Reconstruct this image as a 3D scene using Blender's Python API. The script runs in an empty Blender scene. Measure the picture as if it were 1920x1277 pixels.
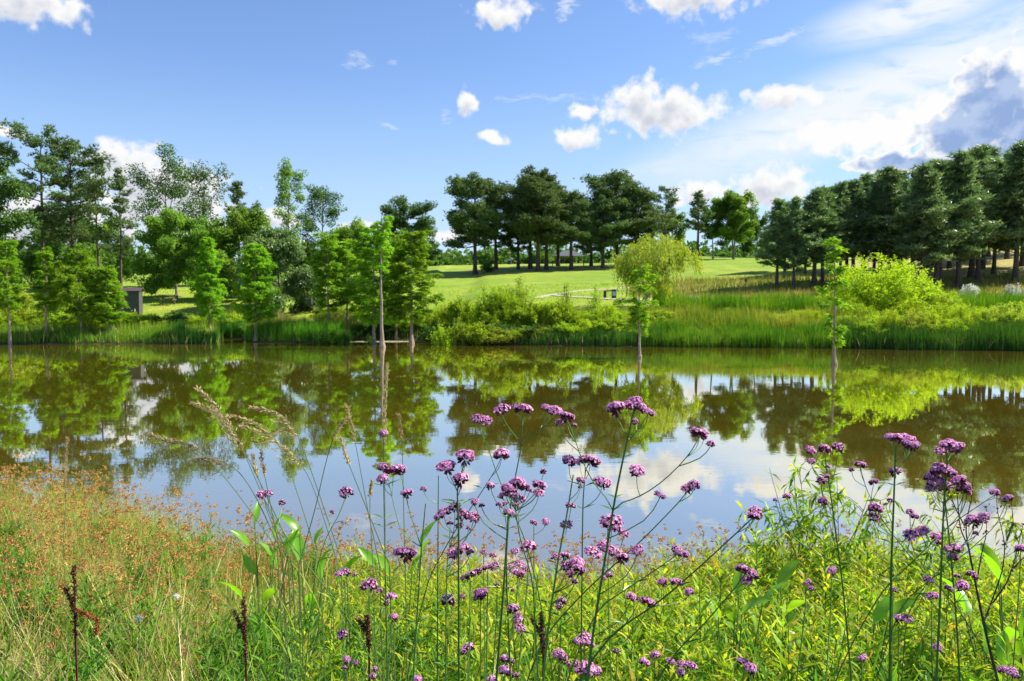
import bpy, math, random
import numpy as np
from mathutils import Vector, Matrix

R = math.radians
SC = bpy.context.scene
COL = SC.collection
F = 1493.0
CAMZ = 2.8
PITCH = R(3.28)

# ------------------------------------------------------------------ camera, sky, sun, exposure
cam = bpy.data.cameras.new('camera')
camo = bpy.data.objects.new('camera', cam)
COL.objects.link(camo)
camo.location = (0, 0, CAMZ)
camo.rotation_euler = (R(90) - PITCH, 0, 0)
cam.sensor_width = 36.0
cam.lens = 36.0 * F / 1920.0
cam.clip_start = 0.05
cam.clip_end = 6000
cam.dof.use_dof = True
cam.dof.focus_distance = 1.9
cam.dof.aperture_fstop = 13.0
SC.camera = camo
SC.view_settings.view_transform = 'Standard'
SC.view_settings.look = 'None'
SC.view_settings.exposure = 1.15
SC.view_settings.gamma = 1.0
SC.view_settings.use_curve_mapping = False
SC.cycles.max_bounces = 6
SC.cycles.diffuse_bounces = 3
SC.cycles.glossy_bounces = 3
SC.cycles.transmission_bounces = 4
SC.cycles.transparent_max_bounces = 4
SC.cycles.sample_clamp_indirect = 4.0
SC.cycles.use_denoising = True

SUN_AZ, SUN_EL = 76.0, 45.0          # degrees right of the view direction, above the horizon
sl = bpy.data.lights.new('sun', 'SUN')
sl.energy = 5.0
sl.angle = R(0.55)
sl.color = (1.0, 0.93, 0.79)
slo = bpy.data.objects.new('sun', sl)
COL.objects.link(slo)
sd = Vector((math.sin(R(SUN_AZ)) * math.cos(R(SUN_EL)), math.cos(R(SUN_AZ)) * math.cos(R(SUN_EL)), math.sin(R(SUN_EL))))
slo.rotation_euler = sd.to_track_quat('Z', 'Y').to_euler()
slo.location = (30, 20, 40)


class NT:
    """small helper for node trees"""
    def __init__(s, tree):
        s.t = tree
    def n(s, typ, **kw):
        nd = s.t.nodes.new(typ)
        for k, v in kw.items():
            setattr(nd, k, v)
        return nd
    def l(s, a, b):
        s.t.links.new(a, b)
    def inp(s, sock, v):
        if v is None:
            return
        if hasattr(v, 'is_linked') or hasattr(v, 'links'):
            s.l(v, sock)
        else:
            sock.default_value = v
    def m(s, op, a, b=None, c=None, clamp=False):
        nd = s.n('ShaderNodeMath', operation=op, use_clamp=clamp)
        s.inp(nd.inputs[0], a); s.inp(nd.inputs[1], b); s.inp(nd.inputs[2], c)
        return nd.outputs[0]
    def vm(s, op, a, b=None, out=0):
        nd = s.n('ShaderNodeVectorMath', operation=op)
        s.inp(nd.inputs[0], a); s.inp(nd.inputs[1], b)
        return nd.outputs[out]
    def ss(s, v, lo, hi, a=0.0, b=1.0):
        nd = s.n('ShaderNodeMapRange', interpolation_type='SMOOTHSTEP')
        s.inp(nd.inputs[0], v)
        nd.inputs[1].default_value = lo; nd.inputs[2].default_value = hi
        nd.inputs[3].default_value = a; nd.inputs[4].default_value = b
        return nd.outputs[0]
    def noise(s, vec, scale, detail=4, rough=.5, dist=0.0, dim='3D'):
        nd = s.n('ShaderNodeTexNoise', noise_dimensions=dim)
        s.inp(nd.inputs['Vector'], vec)
        nd.inputs['Scale'].default_value = scale
        nd.inputs['Detail'].default_value = detail
        nd.inputs['Roughness'].default_value = rough
        nd.inputs['Distortion'].default_value = dist
        return nd.outputs['Fac']
    def mix(s, f, a, b, mode='MIX'):
        nd = s.n('ShaderNodeMix', data_type='RGBA', blend_type=mode)
        s.inp(nd.inputs[0], f)
        for so, v in ((nd.inputs[6], a), (nd.inputs[7], b)):
            if isinstance(v, (tuple, list)):
                so.default_value = (*v[:3], 1)
            else:
                s.l(v, so)
        return nd.outputs[2]
    def ramp(s, f, stops, interp='LINEAR'):
        nd = s.n('ShaderNodeValToRGB')
        cr = nd.color_ramp
        cr.interpolation = interp
        while len(cr.elements) < len(stops):
            cr.elements.new(0.5)
        for e, (p, c) in zip(cr.elements, stops):
            e.position = p
            e.color = (*c[:3], 1)
        s.inp(nd.inputs[0], f)
        return nd.outputs[0]


def azel(px, py):
    az = math.atan((px - 960) / F)
    el = math.atan((553 - py) / F * math.cos(az))
    return math.degrees(az), math.degrees(el)


def build_world():
    w = bpy.data.worlds.new('World')
    SC.world = w
    w.use_nodes = True
    w.cycles.sampling_method = 'MANUAL'
    w.cycles.sample_map_resolution = 512
    t = w.node_tree
    t.nodes.clear()
    N = NT(t)
    out = N.n('ShaderNodeOutputWorld')
    bg = N.n('ShaderNodeBackground')
    bg.inputs['Strength'].default_value = 0.081
    N.l(bg.outputs[0], out.inputs[0])
    sky = N.n('ShaderNodeTexSky', sky_type='NISHITA')
    sky.sun_disc = False
    sky.sun_elevation = R(SUN_EL)
    sky.sun_rotation = R(SUN_AZ)
    sky.altitude = 200
    sky.air_density = 1.0
    sky.dust_density = 0.6
    sky.ozone_density = 2.2
    tc = N.n('ShaderNodeTexCoord').outputs['Generated']
    sep = N.n('ShaderNodeSeparateXYZ'); N.l(tc, sep.inputs[0])
    x, y, z = sep.outputs
    az = N.m('MULTIPLY', N.m('ARCTAN2', x, y), 57.29578)
    el = N.m('MULTIPLY', N.m('ARCSINE', z), 57.29578)
    comb = N.n('ShaderNodeCombineXYZ')
    N.l(az, comb.inputs[0]); N.l(el, comb.inputs[1])
    P = comb.outputs[0]
    # shared relief for the cloud edges (in degrees of sky)
    warp = N.n('ShaderNodeTexNoise'); N.l(P, warp.inputs['Vector'])
    warp.inputs['Scale'].default_value = 0.55; warp.inputs['Detail'].default_value = 3
    wv = N.vm('MULTIPLY', N.vm('SUBTRACT', warp.outputs['Color'], (0.5, 0.5, 0.5)), (2.2, 1.6, 0))
    Pw = N.vm('ADD', P, wv)
    def blobs(group, off, amp=1.55, pf=.35):
        best = None
        p2 = N.vm('ADD', Pw, off)
        for (px, py, rx, ry) in group:
            a, e = azel(px, py)
            k = math.degrees(1 / F)
            d = N.vm('LENGTH', N.vm('MULTIPLY', N.vm('SUBTRACT', p2, (a, e, 0)), (1 / (rx * k), 1 / (ry * k), 0)), out=1)
            best = d if best is None else N.m('MINIMUM', best, d)
        base = N.m('SUBTRACT', 1.0, best)
        p3 = N.vm('ADD', P, off)
        f1 = N.noise(p3, 1.0, 7, .5)
        puff = N.n('ShaderNodeTexVoronoi', feature='SMOOTH_F1'); N.l(N.vm('ADD', p3, N.vm('MULTIPLY', wv, (.3, .3, 0))), puff.inputs['Vector'])
        puff.inputs['Scale'].default_value = 1.3; puff.inputs['Smoothness'].default_value = .4
        r = N.m('ADD', N.m('MULTIPLY', N.m('SUBTRACT', f1, .5), amp), N.m('MULTIPLY', N.m('SUBTRACT', .42, puff.outputs['Distance']), pf))
        return N.m('ADD', base, r)
    front = [(1240, 215, 128, 48), (1195, 198, 66, 48), (1290, 222, 70, 36), (1082, 258, 56, 26), (1092, 212, 30, 20), (1465, 188, 85, 24),
             (925, 262, 32, 14), (878, 202, 20, 34), (940, 32, 62, 34), (1295, -5, 130, 52), (60, 15, 110, 36),
             (270, 335, 90, 62), (350, 372, 100, 66), (222, 300, 48, 38), (300, 400, 160, 60), (50, 415, 140, 60), (20, 250, 34, 12),
             (1440, 352, 90, 44), (1310, 368, 70, 32), (520, 410, 60, 22), (850, 440, 60, 16), (690, 425, 60, 14)]
    dens = blobs(front, (0, 0, 0))
    dens_up = blobs(front, (0.35, 0.75, 0))
    a_front = N.ss(dens, -0.05, 0.55)
    shade = N.ss(N.m('ADD', dens_up, N.m('MULTIPLY', dens, .5)), 0.35, 1.5)
    c_front = N.mix(shade, (5.5, 5.5, 5.5), (3.5, 3.7, 4.2))
    back = [(1850, 205, 80, 92), (1800, 255, 90, 50), (1915, 245, 70, 75), (1680, 306, 100, 18)]
    bd = blobs(back, (0, 0, 0), 1.1, .3)
    a_back = N.ss(bd, -0.06, 0.2)
    core = N.ss(bd, 0.1, 0.55)
    c_back = N.mix(core, (5.6, 5.6, 5.6), N.mix(N.ss(N.noise(P, .6, 4), .4, .62), (1.7, 2.45, 4.1), (2.7, 3.4, 4.8)))
    bright = [(1640, 258, 160, 46), (1560, 262, 110, 40), (1760, 215, 80, 40), (1890, 140, 70, 50)]
    a_bright = N.ss(blobs(bright, (0, 0, 0)), 0.0, 0.5)
    # soft high cirrus: streaks along rising lines
    def streak(px, py, rx, ry, rot):
        a, e = azel(px, py)
        k = math.degrees(1 / F)
        mp = N.n('ShaderNodeMapping', vector_type='TEXTURE')
        mp.inputs['Location'].default_value = (a, e, 0)
        mp.inputs['Rotation'].default_value = (0, 0, R(rot))
        mp.inputs['Scale'].default_value = (rx * k, ry * k, 1)
        N.l(Pw if rx < 120 else P, mp.inputs['Vector'])
        d = N.vm('LENGTH', mp.outputs[0], out=1)
        mp2 = N.n('ShaderNodeMapping', vector_type='POINT')
        mp2.inputs['Rotation'].default_value = (0, 0, R(-rot))
        mp2.inputs['Scale'].default_value = (.22, .8, 1)
        N.l(P, mp2.inputs['Vector'])
        if rx < 120:
            nn = N.noise(mp2.outputs[0], 3.2, 7, .62, .8)
            return N.ss(N.m('ADD', N.m('SUBTRACT', 1.0, d), N.m('MULTIPLY', N.m('SUBTRACT', nn, .5), 3.0)), .1, 1.1)
        nn = N.noise(mp2.outputs[0], 1.2, 6, .55, .6)
        return N.m('MULTIPLY', N.ss(d, 1.0, 0.15), N.ss(nn, .12, .55))
    cir = None
    for s_, wgt in (((1640, 185, 620, 95, 17), 1.0), ((1300, 300, 270, 40, 14), .6), ((1690, 38, 210, 56, 6), 1.0), ((1900, 120, 220, 70, 20), .9), ((1560, 240, 300, 50, 10), .8),
                    ((1450, 82, 75, 12, 18), .5), ((1330, 118, 50, 14, 12), .45), ((1330, 80, 50, 16, 5), .3), ((675, 122, 30, 14, -5), .4), ((745, 122, 22, 10, 5), .25),
                    ((740, 240, 26, 8, -5), .35), ((1020, 190, 110, 10, 0), .3), ((1057, 25, 22, 34, -30), .6), ((840, 225, 18, 22, 40), .4)):
        v = N.m('MULTIPLY', streak(*s_), wgt)
        cir = v if cir is None else N.m('MAXIMUM', cir, v)
    # loose cumulus over the rest of the sky, outside the photographed part
    far = N.ss(N.m('ABSOLUTE', az), 36, 55)
    hi = N.ss(el, 24, 34)
    gen = N.m('MULTIPLY', N.ss(N.noise(tc, 3.2, 8, .6, .3), .56, .68), N.m('MAXIMUM', far, hi))
    hue = N.mix(1.0, sky.outputs[0], (0.78, 0.88, 1.07), 'MULTIPLY')
    haze = N.mix(N.ss(el, 17, -1, 0, .62), hue, (3.3, 4.3, 5.4))
    c = N.mix(cir, haze, (5.0, 5.3, 5.6))
    c = N.mix(a_bright, c, (5.5, 5.5, 5.5))
    c = N.mix(a_back, c, c_back)
    c = N.mix(a_front, c, c_front)
    c = N.mix(gen, c, (5.0, 5.1, 5.4))
    N.l(c, bg.inputs['Color'])

build_world()

# ------------------------------------------------------------------ helpers
def at(px, py, Y):
    ux = (px - 960) / F
    uy = (638.5 - py) / F
    dy = math.cos(PITCH) + uy * math.sin(PITCH)
    dz = -math.sin(PITCH) + uy * math.cos(PITCH)
    t = Y / dy
    return Vector((ux * t, Y, CAMZ + dz * t))

def xat(px, Y):
    return at(px, 560, Y).x

def lerp_tab(v, tab):
    return np.interp(v, [a for a, b in tab], [b for a, b in tab])

def vnoise(x, y, s=1.0, seed=0):
    x = np.asarray(x, float) * s; y = np.asarray(y, float) * s
    v = 0
    rr = np.random.RandomState(seed + 5)
    for k in range(5):
        a, b, c, d = rr.uniform(-1, 1, 4)
        fr = 1.0 * 1.7 ** k
        v = v + np.sin((a * x + b * y) * fr * 2 + c * 6 + 1.3 * np.sin((c * x - d * y) * fr)) / (1.4 ** k)
    return v / 3.0

def near_shore(x):
    return lerp_tab(x, [(-20, 10.5), (-7, 9.6), (-4.5, 8.9), (-2.8, 7.3), (-1.2, 6.3), (0, 5.9), (2, 6.1), (4, 6.6), (20, 9)])

def far_shore(x):
    return .28 * vnoise(x, np.asarray(x) * 0 + 3.0, .9, 31) + lerp_tab(x, [(-80, 44), (-30, 45.5), (-19.3, 45.5), (-18.6, 51.5), (-16.6, 51.0), (-15.8, 47.2), (-10.2, 46.5), (-9.6, 49.5), (-4.2, 49.5), (-3.0, 45.8),
                        (1.5, 44.2), (8, 43.2), (15, 42.2), (27, 39.6), (60, 36)])

GZ_L = [(0, 0.12), (1.5, .42), (5, .75), (9, 1.15), (14, 1.95), (24, 2.9), (40, 4.0), (60, 5.3), (72, 5.9), (95, 5.6), (400, 5)]
GZ_C = [(0, 0.12), (1.5, .45), (5, .95), (9, 1.4), (15, 2.1), (20, 2.7), (38, 4.2), (56, 5.8), (75, 7.4), (88, 7.9), (110, 7.4), (400, 6)]
GZ_R = [(0, 0.12), (1.5, .45), (5, .95), (8, 1.05), (11, 1.25), (15, 1.6), (18.5, 2.25), (22, 2.35), (26, 2.8), (30, 3.4), (45, 5.4), (58, 7.0), (75, 8.2), (90, 8.4), (400, 7)]

def gz(x, y):
    x = np.asarray(x, float); y = np.asarray(y, float)
    ns = near_shore(x); fs = far_shore(x)
    near = lerp_tab(y / ns, [(-60, 1.8), (0, 1.35), (.12, 1.3), (.45, .85), (.85, .25), (1.0, 0.02), (1.1, -.18), (1.5, -.9), (2.2, -1.3)])
    d = y - fs
    L = lerp_tab(d, GZ_L); Cc = lerp_tab(d, GZ_C); Rr = lerp_tab(d, GZ_R)
    wx = np.clip((x / np.maximum(y, 30) + .30) / .26, 0, 1); wx = wx * wx * (3 - 2 * wx)
    wr = np.clip((x / np.maximum(y, 30) - .12) / .12, 0, 1); wr = wr * wr * (3 - 2 * wr)
    far = (L * (1 - wx) + Cc * wx) * (1 - wr) + Rr * wr
    rim = np.clip((x / np.maximum(y, 30) - .46) / .2, 0, 1)
    far = far + rim * np.clip((d - 25) / 40, 0, 1) * 1.6
    far = far + vnoise(x, y, .06, 1) * np.clip(d / 40, 0, 1) * .22 + vnoise(x, y, .4, 2) * np.clip(d / 10, 0, 1) * .04
    far = np.where(d < 0, np.maximum(-1.3, d * .45 + .12), far)
    return np.where(y < 22, near, far)

def gzf(x, y):
    return float(gz(x, y))

class Acc:
    def __init__(s):
        s.V = []; s.Fq = []; s.Ft = []; s.R = []; s.n = 0; s.Mq = []; s.Mt = []
    def add(s, V, Fa, rnd=None, mat=0):
        V = np.asarray(V, float).reshape(-1, 3)
        Fa = np.asarray(Fa, int)
        s.V.append(V)
        if Fa.shape[1] == 4:
            s.Fq.append(Fa + s.n); s.Mq.append(np.full(len(Fa), mat))
        else:
            s.Ft.append(Fa + s.n); s.Mt.append(np.full(len(Fa), mat))
        if rnd is None:
            rnd = np.full(len(V), .5)
        s.R.append(np.broadcast_to(np.asarray(rnd, float), (len(V),)))
        s.n += len(V)
    def mesh(s, name, mats, smooth=False):
        V = np.concatenate(s.V)
        Rn = np.concatenate(s.R)
        q = np.concatenate(s.Fq) if s.Fq else np.zeros((0, 4), int)
        t = np.concatenate(s.Ft) if s.Ft else np.zeros((0, 3), int)
        me = bpy.data.meshes.new(name)
        me.vertices.add(len(V)); me.vertices.foreach_set('co', V.astype(np.float32).ravel())
        me.loops.add(q.size + t.size)
        me.loops.foreach_set('vertex_index', np.concatenate([q.ravel(), t.ravel()]).astype(np.int32))
        me.polygons.add(len(q) + len(t))
        st = np.concatenate([np.arange(len(q)) * 4, q.size + np.arange(len(t)) * 3]).astype(np.int32)
        me.polygons.foreach_set('loop_start', st)
        mi = np.concatenate(s.Mq + s.Mt) if (s.Mq or s.Mt) else np.zeros(0)
        me.polygons.foreach_set('material_index', mi.astype(np.int32))
        me.polygons.foreach_set('use_smooth', np.full(len(st), smooth))
        at_ = me.attributes.new('rnd', 'FLOAT', 'POINT')
        at_.data.foreach_set('value', Rn.astype(np.float32))
        for m in (mats if isinstance(mats, (list, tuple)) else [mats]):
            me.materials.append(m)
        me.update(calc_edges=True)
        return me

def unit(v):
    return v / np.maximum(np.linalg.norm(v, axis=-1, keepdims=True), 1e-9)

def leaves(A, C, D, Nn, L, W, rnd, mat=0, mid=.42, bend=.12):
    """rhombus leaves: base C, direction D, normal hint Nn"""
    n = len(C)
    D = unit(D); S = unit(np.cross(D, Nn)); U = np.cross(S, D)
    L = np.broadcast_to(np.asarray(L, float), (n,))[:, None]; W = np.broadcast_to(np.asarray(W, float), (n,))[:, None]
    m = C + D * L * mid
    V = np.stack([C, m + S * W / 2 + U * W * .12, C + D * L - U * L * bend, m - S * W / 2 + U * W * .12], 1).reshape(-1, 3)
    Fa = np.arange(n * 4).reshape(n, 4)
    A.add(V, Fa, np.repeat(np.broadcast_to(rnd, (n,)), 4), mat)

def needles(A, C, D, S, L, W, rnd, mat=0):
    n = len(C)
    D = unit(D); S = unit(np.cross(D, S))
    L = np.broadcast_to(np.asarray(L, float), (n,))[:, None]
    V = np.stack([C - S * W / 2, C + S * W / 2, C + D * L], 1).reshape(-1, 3)
    A.add(V, np.arange(n * 3).reshape(n, 3), np.repeat(np.broadcast_to(rnd, (n,)), 3), mat)

def blades(A, P, az, H, lean, bend, W, rnd, seg=4, mat=0, twist=None, tipw=.08):
    n = len(P)
    b = lambda v: np.broadcast_to(np.asarray(v, float), (n,))
    az, H, lean, bend, W = b(az), b(H), b(lean), b(bend), b(W)
    hx, hy = np.cos(az), np.sin(az)
    tw = az + np.pi / 2 if twist is None else b(twist)
    sx, sy = np.cos(tw), np.sin(tw)
    pos = np.array(P, float)
    rows = []
    for k in range(seg + 1):
        t = k / seg
        w = W * max(tipw, (1 - t) ** .7 if t > .35 else .8 + .2 * t / .35) / 2
        off = np.stack([sx * w, sy * w, 0 * w], 1)
        rows.append(np.stack([pos - off, pos + off], 1))
        ph = lean + bend * (t + .5 / seg)
        st = H / seg
        pos = pos + np.stack([hx * np.sin(ph) * st, hy * np.sin(ph) * st, np.cos(ph) * st], 1)
    V = np.stack(rows, 1).reshape(n, -1, 3)
    base = (np.arange(n) * (seg + 1) * 2)[:, None]
    Fa = np.concatenate([base + np.array([[2 * k, 2 * k + 1, 2 * k + 3, 2 * k + 2]]) for k in range(seg)], 0)
    A.add(V.reshape(-1, 3), Fa, np.repeat(np.broadcast_to(rnd, (n,)), (seg + 1) * 2), mat)
    return pos

def tube(A, pts, rad, sides=5, rnd=.5, mat=0, cap=True):
    P = np.asarray([tuple(p) for p in pts], float)
    m = len(P)
    T = np.gradient(P, axis=0); T = unit(T)
    ref = np.array([0.13, 1.0, 0.07]) if abs(T[0, 2]) > .6 else np.array([0, 0, 1.0])
    N1 = unit(np.cross(T, ref)); N2 = np.cross(T, N1)
    rad = np.broadcast_to(np.asarray(rad, float), (m,))
    an = np.arange(sides) / sides * 2 * np.pi
    V = P[:, None, :] + rad[:, None, None] * (np.cos(an)[None, :, None] * N1[:, None, :] + np.sin(an)[None, :, None] * N2[:, None, :])
    Fa = []
    for k in range(m - 1):
        for j in range(sides):
            j2 = (j + 1) % sides
            Fa.append((k * sides + j, k * sides + j2, (k + 1) * sides + j2, (k + 1) * sides + j))
    V = V.reshape(-1, 3)
    A.add(V, Fa, rnd, mat)
    if cap:
        c = A.n
        A.add(np.array([P[-1]]), np.zeros((0, 3), int), rnd, mat)
        b0 = c - sides
        A.Ft.append(np.array([(b0 + j, b0 + (j + 1) % sides, c) for j in range(sides)])); A.Mt.append(np.full(sides, mat))

def box(A, cx, cy, cz, sx, sy, sz, rot=0.0, mat=0, rnd=.5):
    v = np.array([(a, b, c) for a in (-.5, .5) for b in (-.5, .5) for c in (-.5, .5)]) * (sx, sy, sz)
    c_, s_ = math.cos(rot), math.sin(rot)
    v = np.stack([v[:, 0] * c_ - v[:, 1] * s_, v[:, 0] * s_ + v[:, 1] * c_, v[:, 2]], 1) + (cx, cy, cz)
    A.add(v, [(0, 1, 3, 2), (4, 6, 7, 5), (0, 4, 5, 1), (2, 3, 7, 6), (0, 2, 6, 4), (1, 5, 7, 3)], rnd, mat)

def link(name, me, parent=None, kind=None, **props):
    o = bpy.data.objects.new(name, me)
    COL.objects.link(o)
    if parent is not None:
        o.parent = parent
    if kind:
        o['kind'] = kind
    for k, v in props.items():
        o[k] = v
    return o

def thing(name, label, cat, loc=(0, 0, 0), group=None, rotz=0.0, scale=None):
    o = bpy.data.objects.new(name, None)
    COL.objects.link(o)
    o.empty_display_size = .2
    o.location = loc; o.rotation_euler = (0, 0, rotz)
    if scale is not None:
        o.scale = scale
    o['label'] = label; o['category'] = cat
    if group:
        o['group'] = group
    return o

# ------------------------------------------------------------------ materials
def newmat(name):
    m = bpy.data.materials.new(name)
    m.use_nodes = True
    m.node_tree.nodes.clear()
    return m, NT(m.node_tree)

def leafmat(name, cols, trans=.45, tcol=None, rough=.55, spec=.2, var=.36):
    """foliage: colours picked by each leaf's own random number, slight change from plant to plant"""
    m, N = newmat(name)
    out = N.n('ShaderNodeOutputMaterial')
    at_ = N.n('ShaderNodeAttribute', attribute_name='rnd')
    oi = N.n('ShaderNodeObjectInfo')
    c = N.ramp(at_.outputs['Fac'], [(i / (len(cols) - 1), k) for i, k in enumerate(cols)])
    hs = N.n('ShaderNodeHueSaturation')
    N.l(c, hs.inputs['Color'])
    N.l(N.m('MULTIPLY_ADD', oi.outputs['Random'], var, 1 - var / 2), hs.inputs['Value'])
    N.l(N.m('MULTIPLY_ADD', oi.outputs['Random'], .016, .494), hs.inputs['Hue'])
    pb = N.n('ShaderNodeBsdfPrincipled')
    N.l(hs.outputs[0], pb.inputs['Base Color'])
    pb.inputs['Roughness'].default_value = rough
    pb.inputs['Specular IOR Level'].default_value = spec
    tr = N.n('ShaderNodeBsdfTranslucent')
    N.l(N.mix(1.0, hs.outputs[0], tcol or (1.35, 1.45, .7), 'MULTIPLY'), tr.inputs['Color'])
    mx = N.n('ShaderNodeMixShader')
    mx.inputs[0].default_value = trans
    N.l(pb.outputs[0], mx.inputs[1]); N.l(tr.outputs[0], mx.inputs[2])
    N.l(mx.outputs[0], out.inputs[0])
    return m

def plainmat(name, col, rough=.7, col2=None, scale=8.0, bump=.0, spec=.4, stretch=(1, 1, 1)):
    m, N = newmat(name)
    out = N.n('ShaderNodeOutputMaterial')
    pb = N.n('ShaderNodeBsdfPrincipled')
    tc = N.n('ShaderNodeTexCoord')
    v = N.vm('MULTIPLY', tc.outputs['Object'], stretch)
    f = N.noise(v, scale, 6, .6)
    c = N.mix(N.ss(f, .3, .7), col, col2 or tuple(k * .7 for k in col))
    N.l(c, pb.inputs['Base Color'])
    pb.inputs['Roughness'].default_value = rough
    pb.inputs['Specular IOR Level'].default_value = spec
    if bump:
        b = N.n('ShaderNodeBump'); b.inputs['Strength'].default_value = bump; b.inputs['Distance'].default_value = .02
        N.l(f, b.inputs['Height']); N.l(b.outputs[0], pb.inputs['Normal'])
    N.l(pb.outputs[0], out.inputs[0])
    return m

M = {}
M['pine'] = leafmat('pine_needles', [(.055, .105, .038), (.11, .18, .06), (.21, .29, .10)], .3, (1.4, 1.4, .8), .5)
M['pine_b'] = leafmat('young_pine_needles', [(.055, .12, .045), (.13, .22, .078), (.29, .38, .16)], .35, (1.3, 1.4, .9), .42, .5)
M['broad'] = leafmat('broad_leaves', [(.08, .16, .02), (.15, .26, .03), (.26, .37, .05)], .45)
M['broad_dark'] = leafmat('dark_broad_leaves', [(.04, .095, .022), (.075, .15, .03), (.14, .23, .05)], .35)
M['pale'] = leafmat('pale_leaves', [(.07, .13, .035), (.13, .2, .06), (.22, .29, .12)], .4, (1.3, 1.3, .7), .4, .6)
M['cyp'] = leafmat('cypress_sprays', [(.10, .23, .015), (.18, .36, .02), (.32, .49, .035)], .5, (1.45, 1.4, .5))
M['willow'] = leafmat('willow_leaves', [(.18, .30, .035), (.32, .43, .05), (.46, .53, .085)], .5, (1.4, 1.3, .6))
M['shrub'] = leafmat('shrub_leaves', [(.13, .24, .015), (.24, .37, .022), (.36, .46, .035)], .5, (1.45, 1.4, .5))
M['shrub_y'] = leafmat('yellow_shrub_leaves', [(.22, .34, .016), (.36, .48, .022), (.5, .56, .045)], .5, (1.3, 1.35, .5))
M['reed'] = leafmat('reed_blades', [(.06, .18, .012), (.12, .29, .014), (.28, .40, .03)], .35, (1.3, 1.45, .4))
M['reed_d'] = leafmat('dark_reed_blades', [(.03, .10, .014), (.05, .16, .016), (.1, .23, .025)], .3, (1.45, 1.4, .5))  # darker reed colours; the bush's shade over the right-end reeds is put in here
M['tallgrass'] = leafmat('tall_grass', [(.12, .21, .02), (.23, .33, .03), (.38, .40, .08)], .4, (1.4, 1.3, .6))
M['meadow'] = leafmat('meadow_grass', [(.16, .21, .035), (.27, .28, .06), (.4, .33, .13)], .35, (1.3, 1.2, .7))
M['gold'] = leafmat('goldenrod_leaves', [(.06, .16, .014), (.16, .30, .02), (.36, .47, .03), (.52, .38, .05)], .5, (1.45, 1.4, .5))
M['forb'] = leafmat('small_leaves', [(.09, .2, .018), (.2, .32, .035), (.36, .45, .1)], .45, (1.4, 1.35, .5))
M['grass'] = leafmat('grass_blades', [(.09, .2, .014), (.2, .33, .024), (.38, .44, .06), (.55, .48, .2)], .42, (1.4, 1.35, .5))
M['straw'] = leafmat('dry_grass', [(.28, .21, .09), (.44, .35, .17), (.58, .48, .27)], .3, (1.1, 1.05, .9), .6)
M['rushseed'] = leafmat('rush_seed_heads', [(.24, .10, .03), (.46, .25, .07), (.60, .42, .16)], .3, (1.2, 1.1, .9), .7)
M['bigleaf'] = leafmat('big_leaves', [(.08, .24, .018), (.16, .37, .025), (.3, .50, .04)], .5, (1.5, 1.35, .4), .35, .5)
M['greystem'] = leafmat('plant_stems', [(.06, .12, .03), (.1, .17, .05), (.16, .2, .09)], .15, (1.2, 1.2, .8), .5)
M['bark'] = plainmat('pine_bark', (.13, .10, .085), .9, (.06, .045, .038), 3, .6, .2, (6, 6, 1.5))
M['bark_g'] = plainmat('grey_bark', (.28, .25, .21), .85, (.14, .12, .10), 4, .4, .2, (6, 6, 1))
M['bark_c'] = plainmat('cypress_bark', (.30, .25, .20), .85, (.16, .12, .09), 5, .4, .2, (8, 8, 1))
M['twig'] = plainmat('dark_twigs', (.06, .045, .035), .8, (.035, .025, .02), 20)
M['dock'] = leafmat('dock_seeds', [(.06, .025, .017), (.12, .045, .028), (.22, .085, .045)], .1, (1.2, 1, .9), .7)
M['dock_red'] = leafmat('red_dock_seeds', [(.18, .04, .018), (.3, .075, .03), (.36, .12, .05)], .15, (1.2, 1, .9), .7)

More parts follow.
